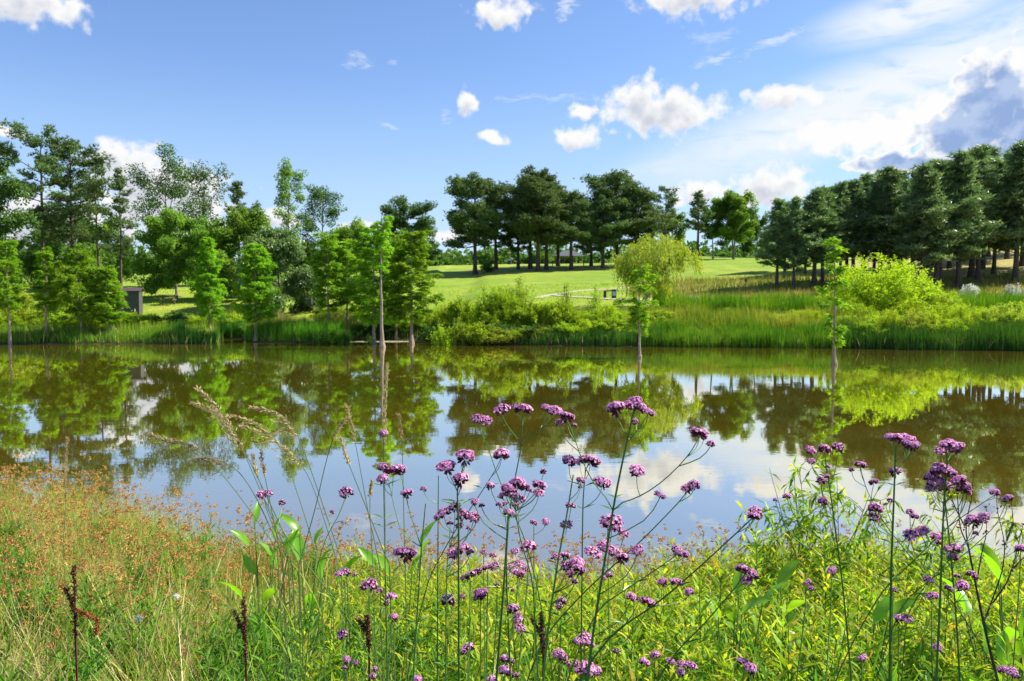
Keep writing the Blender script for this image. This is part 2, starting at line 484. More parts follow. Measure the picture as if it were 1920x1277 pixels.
# ------------------------------------------------------------------ ground, water, path
def ground_material():
    m, N = newmat('ground_grass')
    out = N.n('ShaderNodeOutputMaterial')
    pb = N.n('ShaderNodeBsdfPrincipled')
    geo = N.n('ShaderNodeNewGeometry')
    P = geo.outputs['Position']
    sep = N.n('ShaderNodeSeparateXYZ'); N.l(P, sep.inputs[0])
    x, y, z = sep.outputs
    big = N.noise(P, .05, 4, .55)
    midn = N.noise(P, .35, 5, .6)
    fine = N.noise(P, 6, 6, .7)
    bands = N.noise(N.vm('MULTIPLY', P, (.06, .5, 1)), 1.0, 3, .5)
    c = N.ramp(N.m('MULTIPLY_ADD', midn, .5, N.m('MULTIPLY', big, .5)), [(.36, (.11, .20, .018)), (.5, (.20, .29, .026)), (.62, (.33, .35, .05))])
    c = N.mix(N.ss(bands, .42, .66, 0, .45), c, (.17, .30, .022))
    c = N.mix(N.ss(fine, .35, .75, 0, .45), c, (.12, .2, .02))
    # rough hay-coloured meadow on the right hand slope
    mead = N.m('MULTIPLY', N.ss(N.m('SUBTRACT', x, N.m('MULTIPLY', y, .14)), 0, 6), N.ss(y, 78, 60))
    mead2 = N.m('MULTIPLY', N.ss(N.m('SUBTRACT', x, N.m('MULTIPLY', y, .40)), 0, 5), N.ss(y, 140, 100))
    mead = N.m('MAXIMUM', mead, mead2)
    mc = N.ramp(N.noise(P, .8, 6, .65), [(.35, (.22, .23, .05)), (.5, (.32, .29, .09)), (.68, (.40, .32, .13))])
    c = N.mix(mead, c, mc)
    lit = N.m('MULTIPLY', N.m('MULTIPLY', N.ss(y, 99, 103), N.ss(y, 116, 110)), N.m('MULTIPLY', N.ss(N.noise(P, .45, 3), .48, .6), N.ss(N.m('ABSOLUTE', N.m('SUBTRACT', x, 6)), 16, 12)))
    c = N.mix(N.m('MULTIPLY', lit, .7), c, (.22, .12, .07))
    c = N.mix(N.ss(N.noise(N.vm('MULTIPLY', P, (.5, 1.4, 1)), 1.0, 5, .65), .5, .72, 0, .4), c, (.34, .29, .10))
    # bare soil and litter near the water and under the near plants
    soil = N.ramp(fine, [(.3, (.05, .04, .02)), (.7, (.11, .09, .04))])
    c = N.mix(N.ss(z, .55, .15), c, soil)
    c = N.mix(N.ss(y, 14, 11), c, N.mix(N.ss(fine, .4, .65), soil, (.06, .10, .02)))
    N.l(c, pb.inputs['Base Color'])
    pb.inputs['Roughness'].default_value = .85
    pb.inputs['Specular IOR Level'].default_value = .15
    b = N.n('ShaderNodeBump'); b.inputs['Strength'].default_value = .8; b.inputs['Distance'].default_value = .12
    N.l(N.m('ADD', fine, midn), b.inputs['Height']); N.l(b.outputs[0], pb.inputs['Normal'])
    N.l(pb.outputs[0], out.inputs[0])
    return m

def grid_mesh(name, xs, ys, zf, mat):
    X, Y = np.meshgrid(xs, ys)
    Z = zf(X, Y)
    V = np.stack([X, Y, Z], -1).reshape(-1, 3)
    nx, ny = len(xs), len(ys)
    i = np.arange(nx - 1)[None, :] + np.arange(ny - 1)[:, None] * nx
    Fa = np.stack([i, i + 1, i + 1 + nx, i + nx], -1).reshape(-1, 4)
    A = Acc(); A.add(V, Fa)
    return A.mesh(name, mat, True)

POND2 = (17.6, 23.6)
def gz_carved(X, Y):
    Z = gz(X, Y)
    inp = (X > 13) & (X < 25) & (Y > 61.0) & (Y < 65.2)
    return np.where(inp, np.minimum(Z, 2.1), Z)

xs = np.concatenate([np.linspace(-900, -90, 16), np.arange(-84, -24, 1.5), np.arange(-24, 30, .6), np.arange(30, 84, 1.5), np.linspace(90, 900, 16)])
ys = np.concatenate([np.linspace(-300, -12, 10), np.arange(-10, 12, .4), np.arange(12, 36, 2.0), np.arange(36, 70, .5), np.arange(70, 150, 1.5), np.linspace(155, 1500, 24)])
link('ground', grid_mesh('ground', xs, ys, gz_carved, ground_material()), kind='structure')

def water_material():
    m, N = newmat('pond_water')
    out = N.n('ShaderNodeOutputMaterial')
    pb = N.n('ShaderNodeBsdfPrincipled')
    P = N.n('ShaderNodeNewGeometry').outputs['Position']
    mur = N.noise(N.vm('MULTIPLY', P, (.12, .3, 1)), 1.0, 4, .5)
    c = N.mix(N.ss(mur, .35, .65), (.20, .145, .012), (.145, .12, .012))
    N.l(c, pb.inputs['Base Color'])
    pb.inputs['Roughness'].default_value = .9
    pb.inputs['Specular IOR Level'].default_value = 0
    gl = N.n('ShaderNodeBsdfGlossy')
    gl.inputs['Roughness'].default_value = .012
    gl.inputs['Color'].default_value = (.97, .96, .9, 1)
    fr = N.n('ShaderNodeLayerWeight'); fr.inputs['Blend'].default_value = .5
    mxs = N.n('ShaderNodeMixShader')
    N.l(N.ss(fr.outputs['Facing'], .3, .98, .25, .93), mxs.inputs[0])
    r1 = N.noise(N.vm('MULTIPLY', P, (1.0, 2.6, 1)), 1.3, 3, .5, .4)
    r2 = N.noise(N.vm('MULTIPLY', P, (1.0, 2.0, 1)), 7.0, 2, .5)
    calm = N.ss(N.noise(N.vm('MULTIPLY', P, (.08, .22, 1)), 1.0, 3, .5), .35, .65, .35, 1.0)
    h = N.m('MULTIPLY', N.m('MULTIPLY_ADD', r2, .10, r1), calm)
    b = N.n('ShaderNodeBump'); b.inputs['Strength'].default_value = .2; b.inputs['Distance'].default_value = .0045
    N.l(h, b.inputs['Height']); N.l(b.outputs[0], gl.inputs['Normal'])
    N.l(pb.outputs[0], mxs.inputs[1]); N.l(gl.outputs[0], mxs.inputs[2]); N.l(mxs.outputs[0], out.inputs[0])
    return m
WM = water_material()
link('water', grid_mesh('water', np.array([-200., -50, 0, 50, 200]), np.array([3., 20, 40, 56]), lambda X, Y: X * 0.0, WM), kind='structure')
link('water', grid_mesh('upper_pool', np.array([12.5, 18, 25.5]), np.array([60.5, 63, 65.8]), lambda X, Y: X * 0.0 + 2.24, WM), kind='structure')

def ribbon(name, pts, w, mat, lift=.02):
    P = []
    for i in range(len(pts) - 1):
        for t in np.linspace(0, 1, 10, endpoint=False):
            P.append(np.array(pts[i]) * (1 - t) + np.array(pts[i + 1]) * t)
    P.append(np.array(pts[-1])); P = np.array(P)
    T = unit(np.gradient(P, axis=0)); S = np.stack([-T[:, 1], T[:, 0]], 1)
    rows = []
    for k in np.linspace(-.5, .5, 5):
        Q = P + S * w * k
        rows.append(np.stack([Q[:, 0], Q[:, 1], gz(Q[:, 0], Q[:, 1]) + lift], 1))
    V = np.stack(rows, 1); n = len(P)
    Fa = [(a * 5 + b, a * 5 + b + 1, (a + 1) * 5 + b + 1, (a + 1) * 5 + b) for a in range(n - 1) for b in range(4)]
    A = Acc(); A.add(V.reshape(-1, 3), Fa)
    return link(name, A.mesh(name, mat, True), kind='structure')
MP = plainmat('pale_gravel', (.40, .36, .26), .9, (.30, .27, .18), 5, .2)
ribbon('path', [(2.0, 62.5), (3.2, 65.0), (7, 69.5), (14, 74)], .75, MP)
ribbon('path', [(3.2, 64.4), (5.2, 62.6), (7.6, 61.2), (10.6, 60.6)], .6, MP, .045)

# ------------------------------------------------------------------ tree builders (each returns trunk mesh, crown mesh; base at the origin)
def curve_pts(p, d, L, n, rng, wob=.06, up=0.0):
    pts = [np.array(p, float)]
    d = unit(np.array(d, float))
    for k in range(n):
        d = unit(d + rng.normal(0, wob, 3) + np.array([0, 0, up / n]))
        pts.append(pts[-1] + d * L / n)
    return pts

def trunk_line(h, rng, wob=.012, lean=(0, 0), n=9):
    pts = []
    off = np.zeros(2)
    for k in range(n + 1):
        t = k / n
        pts.append(np.array([off[0] + lean[0] * h * t, off[1] + lean[1] * h * t, h * t]))
        off = off + rng.normal(0, wob * h / n * 2, 2)
    return np.array(pts)

def on_trunk(T, t):
    h = np.linspace(0, 1, len(T))
    return np.array([np.interp(t, h, T[:, k]) for k in range(3)])

def tufts(A, C, rng, size=.3, per=8, w=.05, up=.35, shade=0.0):
    n = len(C)
    C = np.repeat(C, per, 0)
    D = rng.normal(0, 1, (n * per, 3)); D[:, 2] = np.abs(D[:, 2]) * .8 + up
    rr = np.repeat(rng.uniform(0, 1, n), per) * .6 + rng.uniform(0, .4, n * per)
    needles(A, C, D, rng.normal(0, 1, (n * per, 3)), rng.uniform(.6, 1.2, n * per) * size, w, rr)

def pine(h, w, cb, seed, nl=34, dens=1.0, trunk_r=None, profile='round', lean=(0, 0), size=.34, tw=.085, mat='pine', split=None, gap=0.0, asym=0.0):
    rng = np.random.RandomState(seed)
    T = trunk_line(h * .97, rng, .010, lean)
    tr = trunk_r or h * .016
    A = Acc()
    tt = np.linspace(0, 1, len(T))
    tube(A, T, tr * (1.08 - .93 * tt) + tr * .35 * np.exp(-tt * 40), 8)
    B = Acc()
    ga = rng.uniform(0, 6)
    cl = []
    for i in range(nl):
        u = (i + rng.uniform(0, .9)) / nl
        t = cb + (1 - cb) * u ** .95
        ga += 2.4 + rng.normal(0, .35)
        if profile == 'round':
            pr = (1 - (1 - min(1, u / .35)) ** 2 * .35) * math.sqrt(max(0, 1 - max(0, (u - .3) / .71) ** 1.7))
        elif profile == 'cone':
            pr = min(1, .75 + u) * (1 - u) ** .9 + .05
        else:                                   # 'flat' umbrella
            pr = (.35 + .65 * min(1, u / .6)) * math.sqrt(max(0, 1 - max(0, (u - .6) / .42) ** 2))
        if gap and rng.uniform() < gap:
            pr *= .45
        L = w / 2 * max(.14, pr) * rng.uniform(.62, 1.12) * (1 + asym * math.cos(ga))
        el = -.08 + .75 * u ** 1.6 + rng.normal(0, .16)
        if profile == 'cone':
            el = .22 + 1.05 * u ** 1.3 + rng.normal(0, .15)
        p0 = on_trunk(T, t)
        pts = curve_pts(p0, (math.cos(ga) * math.cos(el), math.sin(ga) * math.cos(el), math.sin(el)), L, 5, rng, .09, .25)
        tube(A, pts, np.linspace(tr * .32 * (1.15 - u * .8), tr * .07, 6), 4, cap=False)
        nb = max(3, int(3 + L * 2.2))
        pts = np.array(pts)
        for b in range(nb):
            s = rng.uniform(.28, 1.0)
            q = np.array([np.interp(s, np.linspace(0, 1, 6), pts[:, k]) for k in range(3)])
            a2 = ga + rng.choice([-1, 1]) * rng.uniform(.3, 1.1)
            l2 = L * .30 * rng.uniform(.5, 1.1) + .25
            e = q + np.array([math.cos(a2), math.sin(a2), rng.uniform(.0, .45)]) * l2
            tube(A, [q, (q + e) / 2 + (0, 0, .03), e], [tr * .09, tr * .06, tr * .03], 3, cap=False)
            cl.append((e, .34 + .10 * L)); cl.append(((q + e) / 2, .26 + .07 * L))
        cl.append((pts[-1], .36 + .1 * L))
    for k in range(4):
        cl.append((on_trunk(T, 1 - .03 * k) + rng.normal(0, .12, 3), .35))
    C = []
    for c, r in cl:
        n = max(4, int(8.5 * dens * (r / .45) ** 2))
        g = rng.normal(0, .5, (n, 3)) * (r, r, r * .62)
        C.append(c + g + (0, 0, r * .2))
    C = np.concatenate(C)
    tufts(B, C, rng, size, 7, tw)
    return A.mesh('pine_trunk', M['bark']), B.mesh('pine_crown', M[mat])

def broad(h, w, cb, seed, nl=13, leaf=.28, dens=1.0, mat='broad', bark='bark_g', profile='round', trunk_r=None, lean=(0, 0), sparse=False, multi=1, up=.5, clump=1.0):
    rng = np.random.RandomState(seed)
    A = Acc(); B = Acc()
    tr = trunk_r or h * .016
    cl = []
    ga = rng.uniform(0, 6)
    for s in range(multi):
        ln = lean if multi == 1 else (lean[0] + .10 * math.cos(s * 2.3 + seed), lean[1] + .10 * math.sin(s * 2.3 + seed))
        T = trunk_line(h * (.93 if not sparse else .97), rng, .022, ln)
        tt = np.linspace(0, 1, len(T))
        tube(A, T, tr * (1.05 - .95 * tt) + tr * .4 * np.exp(-tt * 40), 7)
        for i in range(nl):
            u = (i + rng.uniform(0, .8)) / nl
            t = cb + (1 - cb) * u
            ga += 2.4 + rng.normal(0, .4)
            if profile == 'round':
                pr = math.sqrt(max(0.05, 1 - ((u - .42) / .62) ** 2))
            elif profile == 'low':
                pr = math.sqrt(max(0.03, 1 - ((u - .2) / .84) ** 2))
            elif profile == 'top':
                pr = math.sqrt(max(0.05, 1 - ((u - .7) / .75) ** 2))
            else:
                pr = 1.0 - .6 * u
            L = w / 2 * pr * rng.uniform(.75, 1.08)
            el = up * (.35 + .9 * u) + rng.normal(0, .2)
            p0 = on_trunk(T, max(.05, t - .12 * (L / h)))
            pts = np.array(curve_pts(p0, (math.cos(ga) * math.cos(el), math.sin(ga) * math.cos(el), math.sin(el)), L, 5, rng, .13, .3))
            tube(A, pts, np.linspace(tr * .42 * (1.1 - u * .7), tr * .08, 6), 4, cap=False)
            for b in range(max(3, int(2 + L * 1.9))):
                s_ = rng.uniform(.3, 1.0)
                q = np.array([np.interp(s_, np.linspace(0, 1, 6), pts[:, k]) for k in range(3)])
                d2 = unit(np.array([math.cos(ga), math.sin(ga), .3]) + rng.normal(0, .65, 3))
                e = q + d2 * (L * .3 * rng.uniform(.4, 1.1) + .2)
                tube(A, [q, (q + e) / 2, e], [tr * .12, tr * .08, tr * .04], 3, cap=False)
                cl.append((e, (.30 + .12 * L) * clump))
                if not sparse:
                    cl.append((q, (.26 + .1 * L) * clump))
            cl.append((pts[-1], (.34 + .12 * L) * clump))
        cl.append((T[-1], .5 * clump)); cl.append((T[-2], .5 * clump))
    for c, r in cl:
        n = max(10, int((92 if not sparse else 46) * dens * (r / .5) ** 2 * (.2 / leaf) ** 1.4))
        g = rng.normal(0, 1, (n, 3)); g = unit(g) * rng.uniform(.35, 1, (n, 1)) ** .5 * r * (1, 1, .72)
        P = c + g
        D = unit(g) * .8 + rng.normal(0, .5, (n, 3)) + (0, 0, -.25)
        Nn = np.array([0, 0, 1.0]) + rng.normal(0, .55, (n, 3)) + unit(g) * .5
        rr = np.clip(rng.uniform(0, 1) * .5 + rng.uniform(0, .5, n), 0, 1)
        leaves(B, P, D, Nn, leaf * rng.uniform(.7, 1.2, n), leaf * .62, rr)
    return A.mesh('broadleaf_trunk', M[bark]), B.mesh('broadleaf_crown', M[mat])

def cypress(h, w, cb, seed, nl=58, dens=1.0, top=1.0, trunk_r=None, lean=(0, 0), bare_top=0.0, gap=.1, shape='cone', size=.19):
    """bald cypress: swollen foot, straight pale trunk, short rising limbs with feathery sprays"""
    rng = np.random.RandomState(seed)
    A = Acc(); B = Acc()
    tr = trunk_r or h * .0135
    T = trunk_line(h, rng, .012, lean, 12)
    tt = np.linspace(0, 1, len(T))
    T2 = np.concatenate([[T[0] + (0, 0, -.6)], [T[0] + (0, 0, .12)], [T[0] * .5 + T[1] * .5], T[1:]])
    t2 = np.concatenate([[0, .01, .5 / 12], tt[1:]])
    tube(A, T2, tr * (1.0 - .93 * t2) + tr * 1.1 * np.exp(-t2 * 26), 8)
    ga = rng.uniform(0, 6)
    for i in range(nl):
        u = (i + rng.uniform(0, .9)) / nl
        t = cb + (top - cb) * u
        ga += 2.4 + rng.normal(0, .5)
        if shape == 'cone':
            pr = min(1, .45 + u * 3.0) * (1 - u) ** .55 + .06
        elif shape == 'oval':
            pr = math.sqrt(max(0.02, 1 - ((u - .4) / .63) ** 2))
        else:
            pr = .6 + .4 * math.sin(u * 9 + seed)
        if rng.uniform() < gap:
            continue
        L = w / 2 * pr * rng.choice([.55, .8, 1.0, 1.3]) * rng.uniform(.8, 1.15)
        el = rng.uniform(.2, .95)
        p0 = on_trunk(T, t)
        pts = np.array(curve_pts(p0, (math.cos(ga) * math.cos(el), math.sin(ga) * math.cos(el), math.sin(el)), L, 4, rng, .08, -.35))
        tube(A, pts, np.linspace(tr * .25, tr * .05, 5), 3, cap=False)
        nb = max(3, int(4 + L * 6))
        for b in range(nb):
            s_ = rng.uniform(.15, 1.0)
            q = np.array([np.interp(s_, np.linspace(0, 1, 5), pts[:, k]) for k in range(3)])
            a2 = ga + rng.choice([-1, 1]) * rng.uniform(.3, 1.2)
            l2 = .16 + .3 * L * (1.1 - s_) + .1
            d2 = unit(np.array([math.cos(a2), math.sin(a2), rng.uniform(-.35, .35)]))
            n = int(24 * dens)
            s3 = rng.uniform(0, 1, n)
            P = q + d2 * (s3 * l2)[:, None] + rng.normal(0, .03, (n, 3)) + np.array([0, 0, -.06]) * (s3 ** 2)[:, None]
            side = np.cross(d2, (0, 0, 1.0))
            D = d2 * .7 + side * rng.choice([-1, 1], n)[:, None] * rng.uniform(.3, .9, n)[:, None] + rng.normal(0, .25, (n, 3)) + (0, 0, -.15)
            Nn = np.array([0, 0, 1.0]) + rng.normal(0, .5, (n, 3))
            rr = np.clip(rng.uniform(0, .5) + rng.uniform(0, .5, n), 0, 1)
            leaves(B, P, D, Nn, size * rng.uniform(.7, 1.3, n), size * .34, rr)
    return A.mesh('cypress_trunk', M['bark_c']), B.mesh('cypress_crown', M['cyp'])

def weeping(h, w, seed):
    rng = np.random.RandomState(seed)
    A = Acc(); B = Acc()
    tr = .2
    T = np.array([(-.7, 0, -.2), (-.55, 0, .6), (-.25, .05, 1.3), (.25, 0, 2.1), (.9, .1, 2.8), (1.3, .0, 3.5)])
    T[:, 2] *= h / 5.2
    tube(A, T, np.linspace(tr, tr * .4, 6), 8)
    tube(A, [T[2], T[2] + (-.7, .2, .9), T[2] + (-1.3, .2, 2.0)], [tr * .6, tr * .45, tr * .25], 6)
    ga = 0
    tips = []
    for i in range(26):
        ga += 2.4
        u = rng.uniform(.35, 1)
        src = on_trunk(T, u) if i % 2 else (T[2] + np.array([-1.3, .2, 2.0]) * rng.uniform(.4, 1))
        L = rng.uniform(.5, 1) * w * .42
        el = rng.uniform(.4, 1.25)
        pts = np.array(curve_pts(src, (math.cos(ga) * math.cos(el), math.sin(ga) * math.cos(el), math.sin(el)), L * 1.1, 6, rng, .07, -.75))
        pts[:, 2] = np.minimum(pts[:, 2], h * .97)
        tube(A, pts, np.linspace(.06, .015, 7), 4, cap=False)
        for b in range(36):
            s_ = rng.uniform(.25, 1)
            q = np.array([np.interp(s_, np.linspace(0, 1, 7), pts[:, k]) for k in range(3)]) + rng.normal(0, .16, 3)
            tips.append(q)
    for k in range(620):
        ph = rng.uniform(0, 6.283); ct = rng.uniform(.05, 1) ** .8; st = math.sqrt(1 - ct * ct)
        lob = 1 + .2 * math.sin(3 * ph + 1) + .14 * math.sin(5 * ph + 2.5) - .1 * abs(math.sin(6 * ct + ph))
        tips.append(np.array([.25 + math.cos(ph) * st * w * .47 * lob, math.sin(ph) * st * w * .45 * lob, h * (.60 + .36 * ct * (1 + .14 * math.sin(4 * ph)))]) + rng.normal(0, .12, 3))
    for q in tips:
        Ld = rng.uniform(.2, .75) * (2.4 if rng.uniform() < .12 else 1)
        Ld = min(Ld, max(.3, q[2] - .5))
        n = int(Ld * 14)
        out = unit(np.array([q[0], q[1], 0.001])) * .25
        s3 = np.linspace(0, 1, n)
        P = q + np.array([out[0], out[1], 0]) * np.sqrt(s3)[:, None] * Ld * .6 + np.array([0, 0, -1.0]) * (s3 * Ld)[:, None] + rng.normal(0, .035, (n, 3))
        P[:, 2] += .12 * np.sin(s3 * 3)
        D = np.array([0, 0, -1.0]) + rng.normal(0, .45, (n, 3)) + out
        rr = np.clip(rng.uniform(0, .6) + rng.uniform(0, .4, n), 0, 1)
        leaves(B, P, D, rng.normal(0, 1, (n, 3)), .24 * rng.uniform(.7, 1.3, n), .065, rr)
    return A.mesh('willow_trunk', M['bark_g']), B.mesh('willow_crown', M['willow'])

def shrub(h, w, seed, mat='shrub', leaf=.09, lw=.4, n_st=26, dens=1.0, spread=.5, twiggy=0.0):
    """many stems from one foot, leaves set along them, feathery tips"""
    rng = np.random.RandomState(seed)
    A = Acc(); B = Acc()
    for i in range(n_st):
        a = rng.uniform(0, 6.283)
        r0 = rng.uniform(0, .35) * w / 2
        lean = rng.uniform(.05, 1.0)
        hh = h * (1 - .5 * lean ** 1.6) * rng.uniform(.72, 1.05)
        reach = w / 2 * lean - r0 * .5
        p0 = np.array([math.cos(a) * r0, math.sin(a) * r0, -.1])
        pts = np.array([p0, p0 + np.array([math.cos(a) * reach * .35, math.sin(a) * reach * .35, hh * .45]),
                        p0 + np.array([math.cos(a) * reach * .75, math.sin(a) * reach * .75, hh * .8]), p0 + np.array([math.cos(a) * reach, math.sin(a) * reach, hh])])
        pts[1:] += rng.normal(0, .05, (3, 3)) * w * .5
        tube(A, pts, [.018 * h ** .5, .014, .01, .004], 3, cap=False)
        nb = int(7 + 3 * h)
        for b in range(nb):
            s_ = rng.uniform(.12, 1) ** .8
            q = np.array([np.interp(s_, np.linspace(0, 1, 4), pts[:, k]) for k in range(3)])
            d2 = unit(np.array([math.cos(a), math.sin(a), .9]) * .6 + rng.normal(0, .6, 3))
            l2 = rng.uniform(.12, .34) * (h * .5 + w * .25) * (1.15 - s_ * .6)
            n = int((6 + l2 * 22) * dens * (.09 / leaf) ** .8)
            s3 = rng.uniform(0, 1, n)
            P = q + d2 * (s3 * l2)[:, None] + rng.normal(0, .05, (n, 3))
            P[:, 2] = np.maximum(P[:, 2], .03)
            D = d2 * .7 + rng.normal(0, .7, (n, 3))
            Nn = np.array([0, 0, 1.0]) + rng.normal(0, .7, (n, 3))
            rr = np.clip(rng.uniform(0, .55) + rng.uniform(0, .45, n), 0, 1)
            leaves(B, P, D, Nn, leaf * rng.uniform(.7, 1.3, n), leaf * lw, rr)
    return A.mesh('shrub_stems', M['twig']), B.mesh('shrub_foliage', M[mat])

KINDS = {}
def place(name, meshes, label, cat, x, y, z=None, s=1.0, rot=0.0, group=None, parts=('trunk', 'crown')):
    if z is None:
        z = gzf(x, y) - .03
    sc = (s, s, s) if not isinstance(s, (tuple, list)) else s
    o = thing(name, label, cat, (x, y, z), group, rot, sc)
    for pn, me in zip(parts, meshes):
        link(pn, me, o)
    return o

def tree_px(name, meshes, label, cat, px, Y, top, h0, wide=1.0, rot=0.0, group=None, parts=('trunk', 'crown'), z=None):
    """stands at depth Y so that it is as tall as the photographed one"""
    x = xat(px, Y)
    zb = gzf(x, Y) - .03 if z is None else z
    zt = at(px, top, Y).z
    s = (zt - zb) / h0
    return place(name, meshes, label, cat, x, Y, zb, (s * wide, s * wide, s), rot, group, parts)

# ---- tall pines on the left
tree_px('tall_pine', pine(14, 7.2, .42, 11, nl=24, dens=.7, profile='flat', gap=.25, lean=(.01, 0), split=1), 'tall dark pine with forked crown, leftmost of the two tallest trees by the left edge', 'pine tree', 84, 64, 262, 14)
tree_px('tall_pine', pine(14, 7.2, .36, 12, nl=30, dens=.7, profile='round', gap=.35), 'tall dark pine with the widest ragged crown, right of the forked pine at left', 'pine tree', 139, 66, 264, 14)
tree_px('slender_pine', pine(12, 4.6, .30, 13, nl=26, dens=.5, profile='cone', gap=.3, trunk_r=.13), 'slender pine with sparse crown standing just behind the grey shed', 'pine tree', 228, 68, 322, 12)
tree_px('slender_pine', pine(12, 3.6, .34, 14, nl=20, dens=.35, profile='round', gap=.3, trunk_r=.12), 'thin sparse pine filling the gap between the wide pine and the slender one', 'pine tree', 186, 70, 300, 12)
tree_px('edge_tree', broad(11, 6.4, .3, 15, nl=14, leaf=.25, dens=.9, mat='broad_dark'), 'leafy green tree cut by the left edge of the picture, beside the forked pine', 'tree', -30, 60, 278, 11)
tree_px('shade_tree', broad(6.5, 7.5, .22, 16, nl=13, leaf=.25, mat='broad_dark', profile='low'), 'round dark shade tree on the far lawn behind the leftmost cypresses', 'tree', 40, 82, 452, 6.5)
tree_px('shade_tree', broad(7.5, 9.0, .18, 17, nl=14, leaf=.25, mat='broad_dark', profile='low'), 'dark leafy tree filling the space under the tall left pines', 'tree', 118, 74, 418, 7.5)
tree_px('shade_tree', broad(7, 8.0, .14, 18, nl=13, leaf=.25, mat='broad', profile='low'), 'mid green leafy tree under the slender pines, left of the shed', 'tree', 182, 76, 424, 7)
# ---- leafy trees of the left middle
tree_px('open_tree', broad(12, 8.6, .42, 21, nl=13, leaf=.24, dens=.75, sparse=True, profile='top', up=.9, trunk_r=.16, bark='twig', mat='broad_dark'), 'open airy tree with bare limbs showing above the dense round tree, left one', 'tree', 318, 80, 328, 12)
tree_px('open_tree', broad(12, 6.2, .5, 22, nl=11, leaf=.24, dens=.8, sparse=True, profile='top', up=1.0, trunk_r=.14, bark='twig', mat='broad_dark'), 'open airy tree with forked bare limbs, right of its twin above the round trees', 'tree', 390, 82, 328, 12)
tree_px('dark_spire_tree', pine(11, 4.8, .3, 23, nl=24, dens=.55, profile='cone', gap=.25), 'dark thin-topped conifer poking up behind the dense leafy trees', 'pine tree', 450, 84, 340, 11)
tree_px('dark_spire_tree', pine(9, 4.2, .3, 24, nl=20, dens=.6, profile='cone', gap=.25), 'short dark conifer top just right of the thin-topped conifer', 'pine tree', 482, 86, 384, 9)
tree_px('round_tree', broad(9, 7.6, .16, 25, nl=20, leaf=.26, dens=1.1, mat='broad', profile='low'), 'dense round green tree standing behind the picnic table', 'tree', 332, 66, 398, 9)
tree_px('round_tree', broad(9, 5.8, .12, 26, nl=18, leaf=.25, dens=1.0, mat='broad', profile='low'), 'dense green tree with light top between the picnic table tree and the broad one', 'tree', 398, 64, 408, 9)
tree_px('round_tree', broad(9, 7.8, .10, 27, nl=21, leaf=.26, dens=1.1, mat='broad', profile='low'), 'broad dense green tree right behind the cone shaped cypress', 'tree', 458, 65, 396, 9)
tree_px('silver_tree', broad(8, 7.2, .06, 28, nl=21, leaf=.27, dens=1.0, mat='pale', profile='low'), 'pale silvery leaved tree lit from the right, beside the open lawn and grill', 'tree', 524, 59, 430, 8)
tree_px('leaning_top_tree', broad(14, 4.6, .40, 29, nl=17, leaf=.25, dens=1.3, sparse=True, profile='top', up=1.1, lean=(.03, 0), trunk_r=.17), 'tall narrow tree whose top sweeps to the right, tallest of the left middle', 'tree', 538, 84, 318, 14)
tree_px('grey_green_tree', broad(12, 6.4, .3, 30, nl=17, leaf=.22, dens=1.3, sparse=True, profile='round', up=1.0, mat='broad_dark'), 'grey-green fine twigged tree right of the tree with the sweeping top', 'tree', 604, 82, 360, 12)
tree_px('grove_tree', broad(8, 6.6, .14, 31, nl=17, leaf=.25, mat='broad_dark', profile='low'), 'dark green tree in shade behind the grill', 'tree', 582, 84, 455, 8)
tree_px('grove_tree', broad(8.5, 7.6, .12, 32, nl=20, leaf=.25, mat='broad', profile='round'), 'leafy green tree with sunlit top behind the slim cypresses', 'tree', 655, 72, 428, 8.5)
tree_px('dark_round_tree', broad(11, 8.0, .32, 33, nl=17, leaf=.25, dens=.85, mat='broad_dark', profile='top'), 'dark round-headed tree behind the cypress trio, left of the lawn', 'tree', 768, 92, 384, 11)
tree_px('grove_tree', broad(6, 5.0, .1, 34, nl=12, leaf=.25, mat='broad_dark', profile='low'), 'low dark tree at the left end of the lawn crest', 'tree', 800, 108, 445, 6)

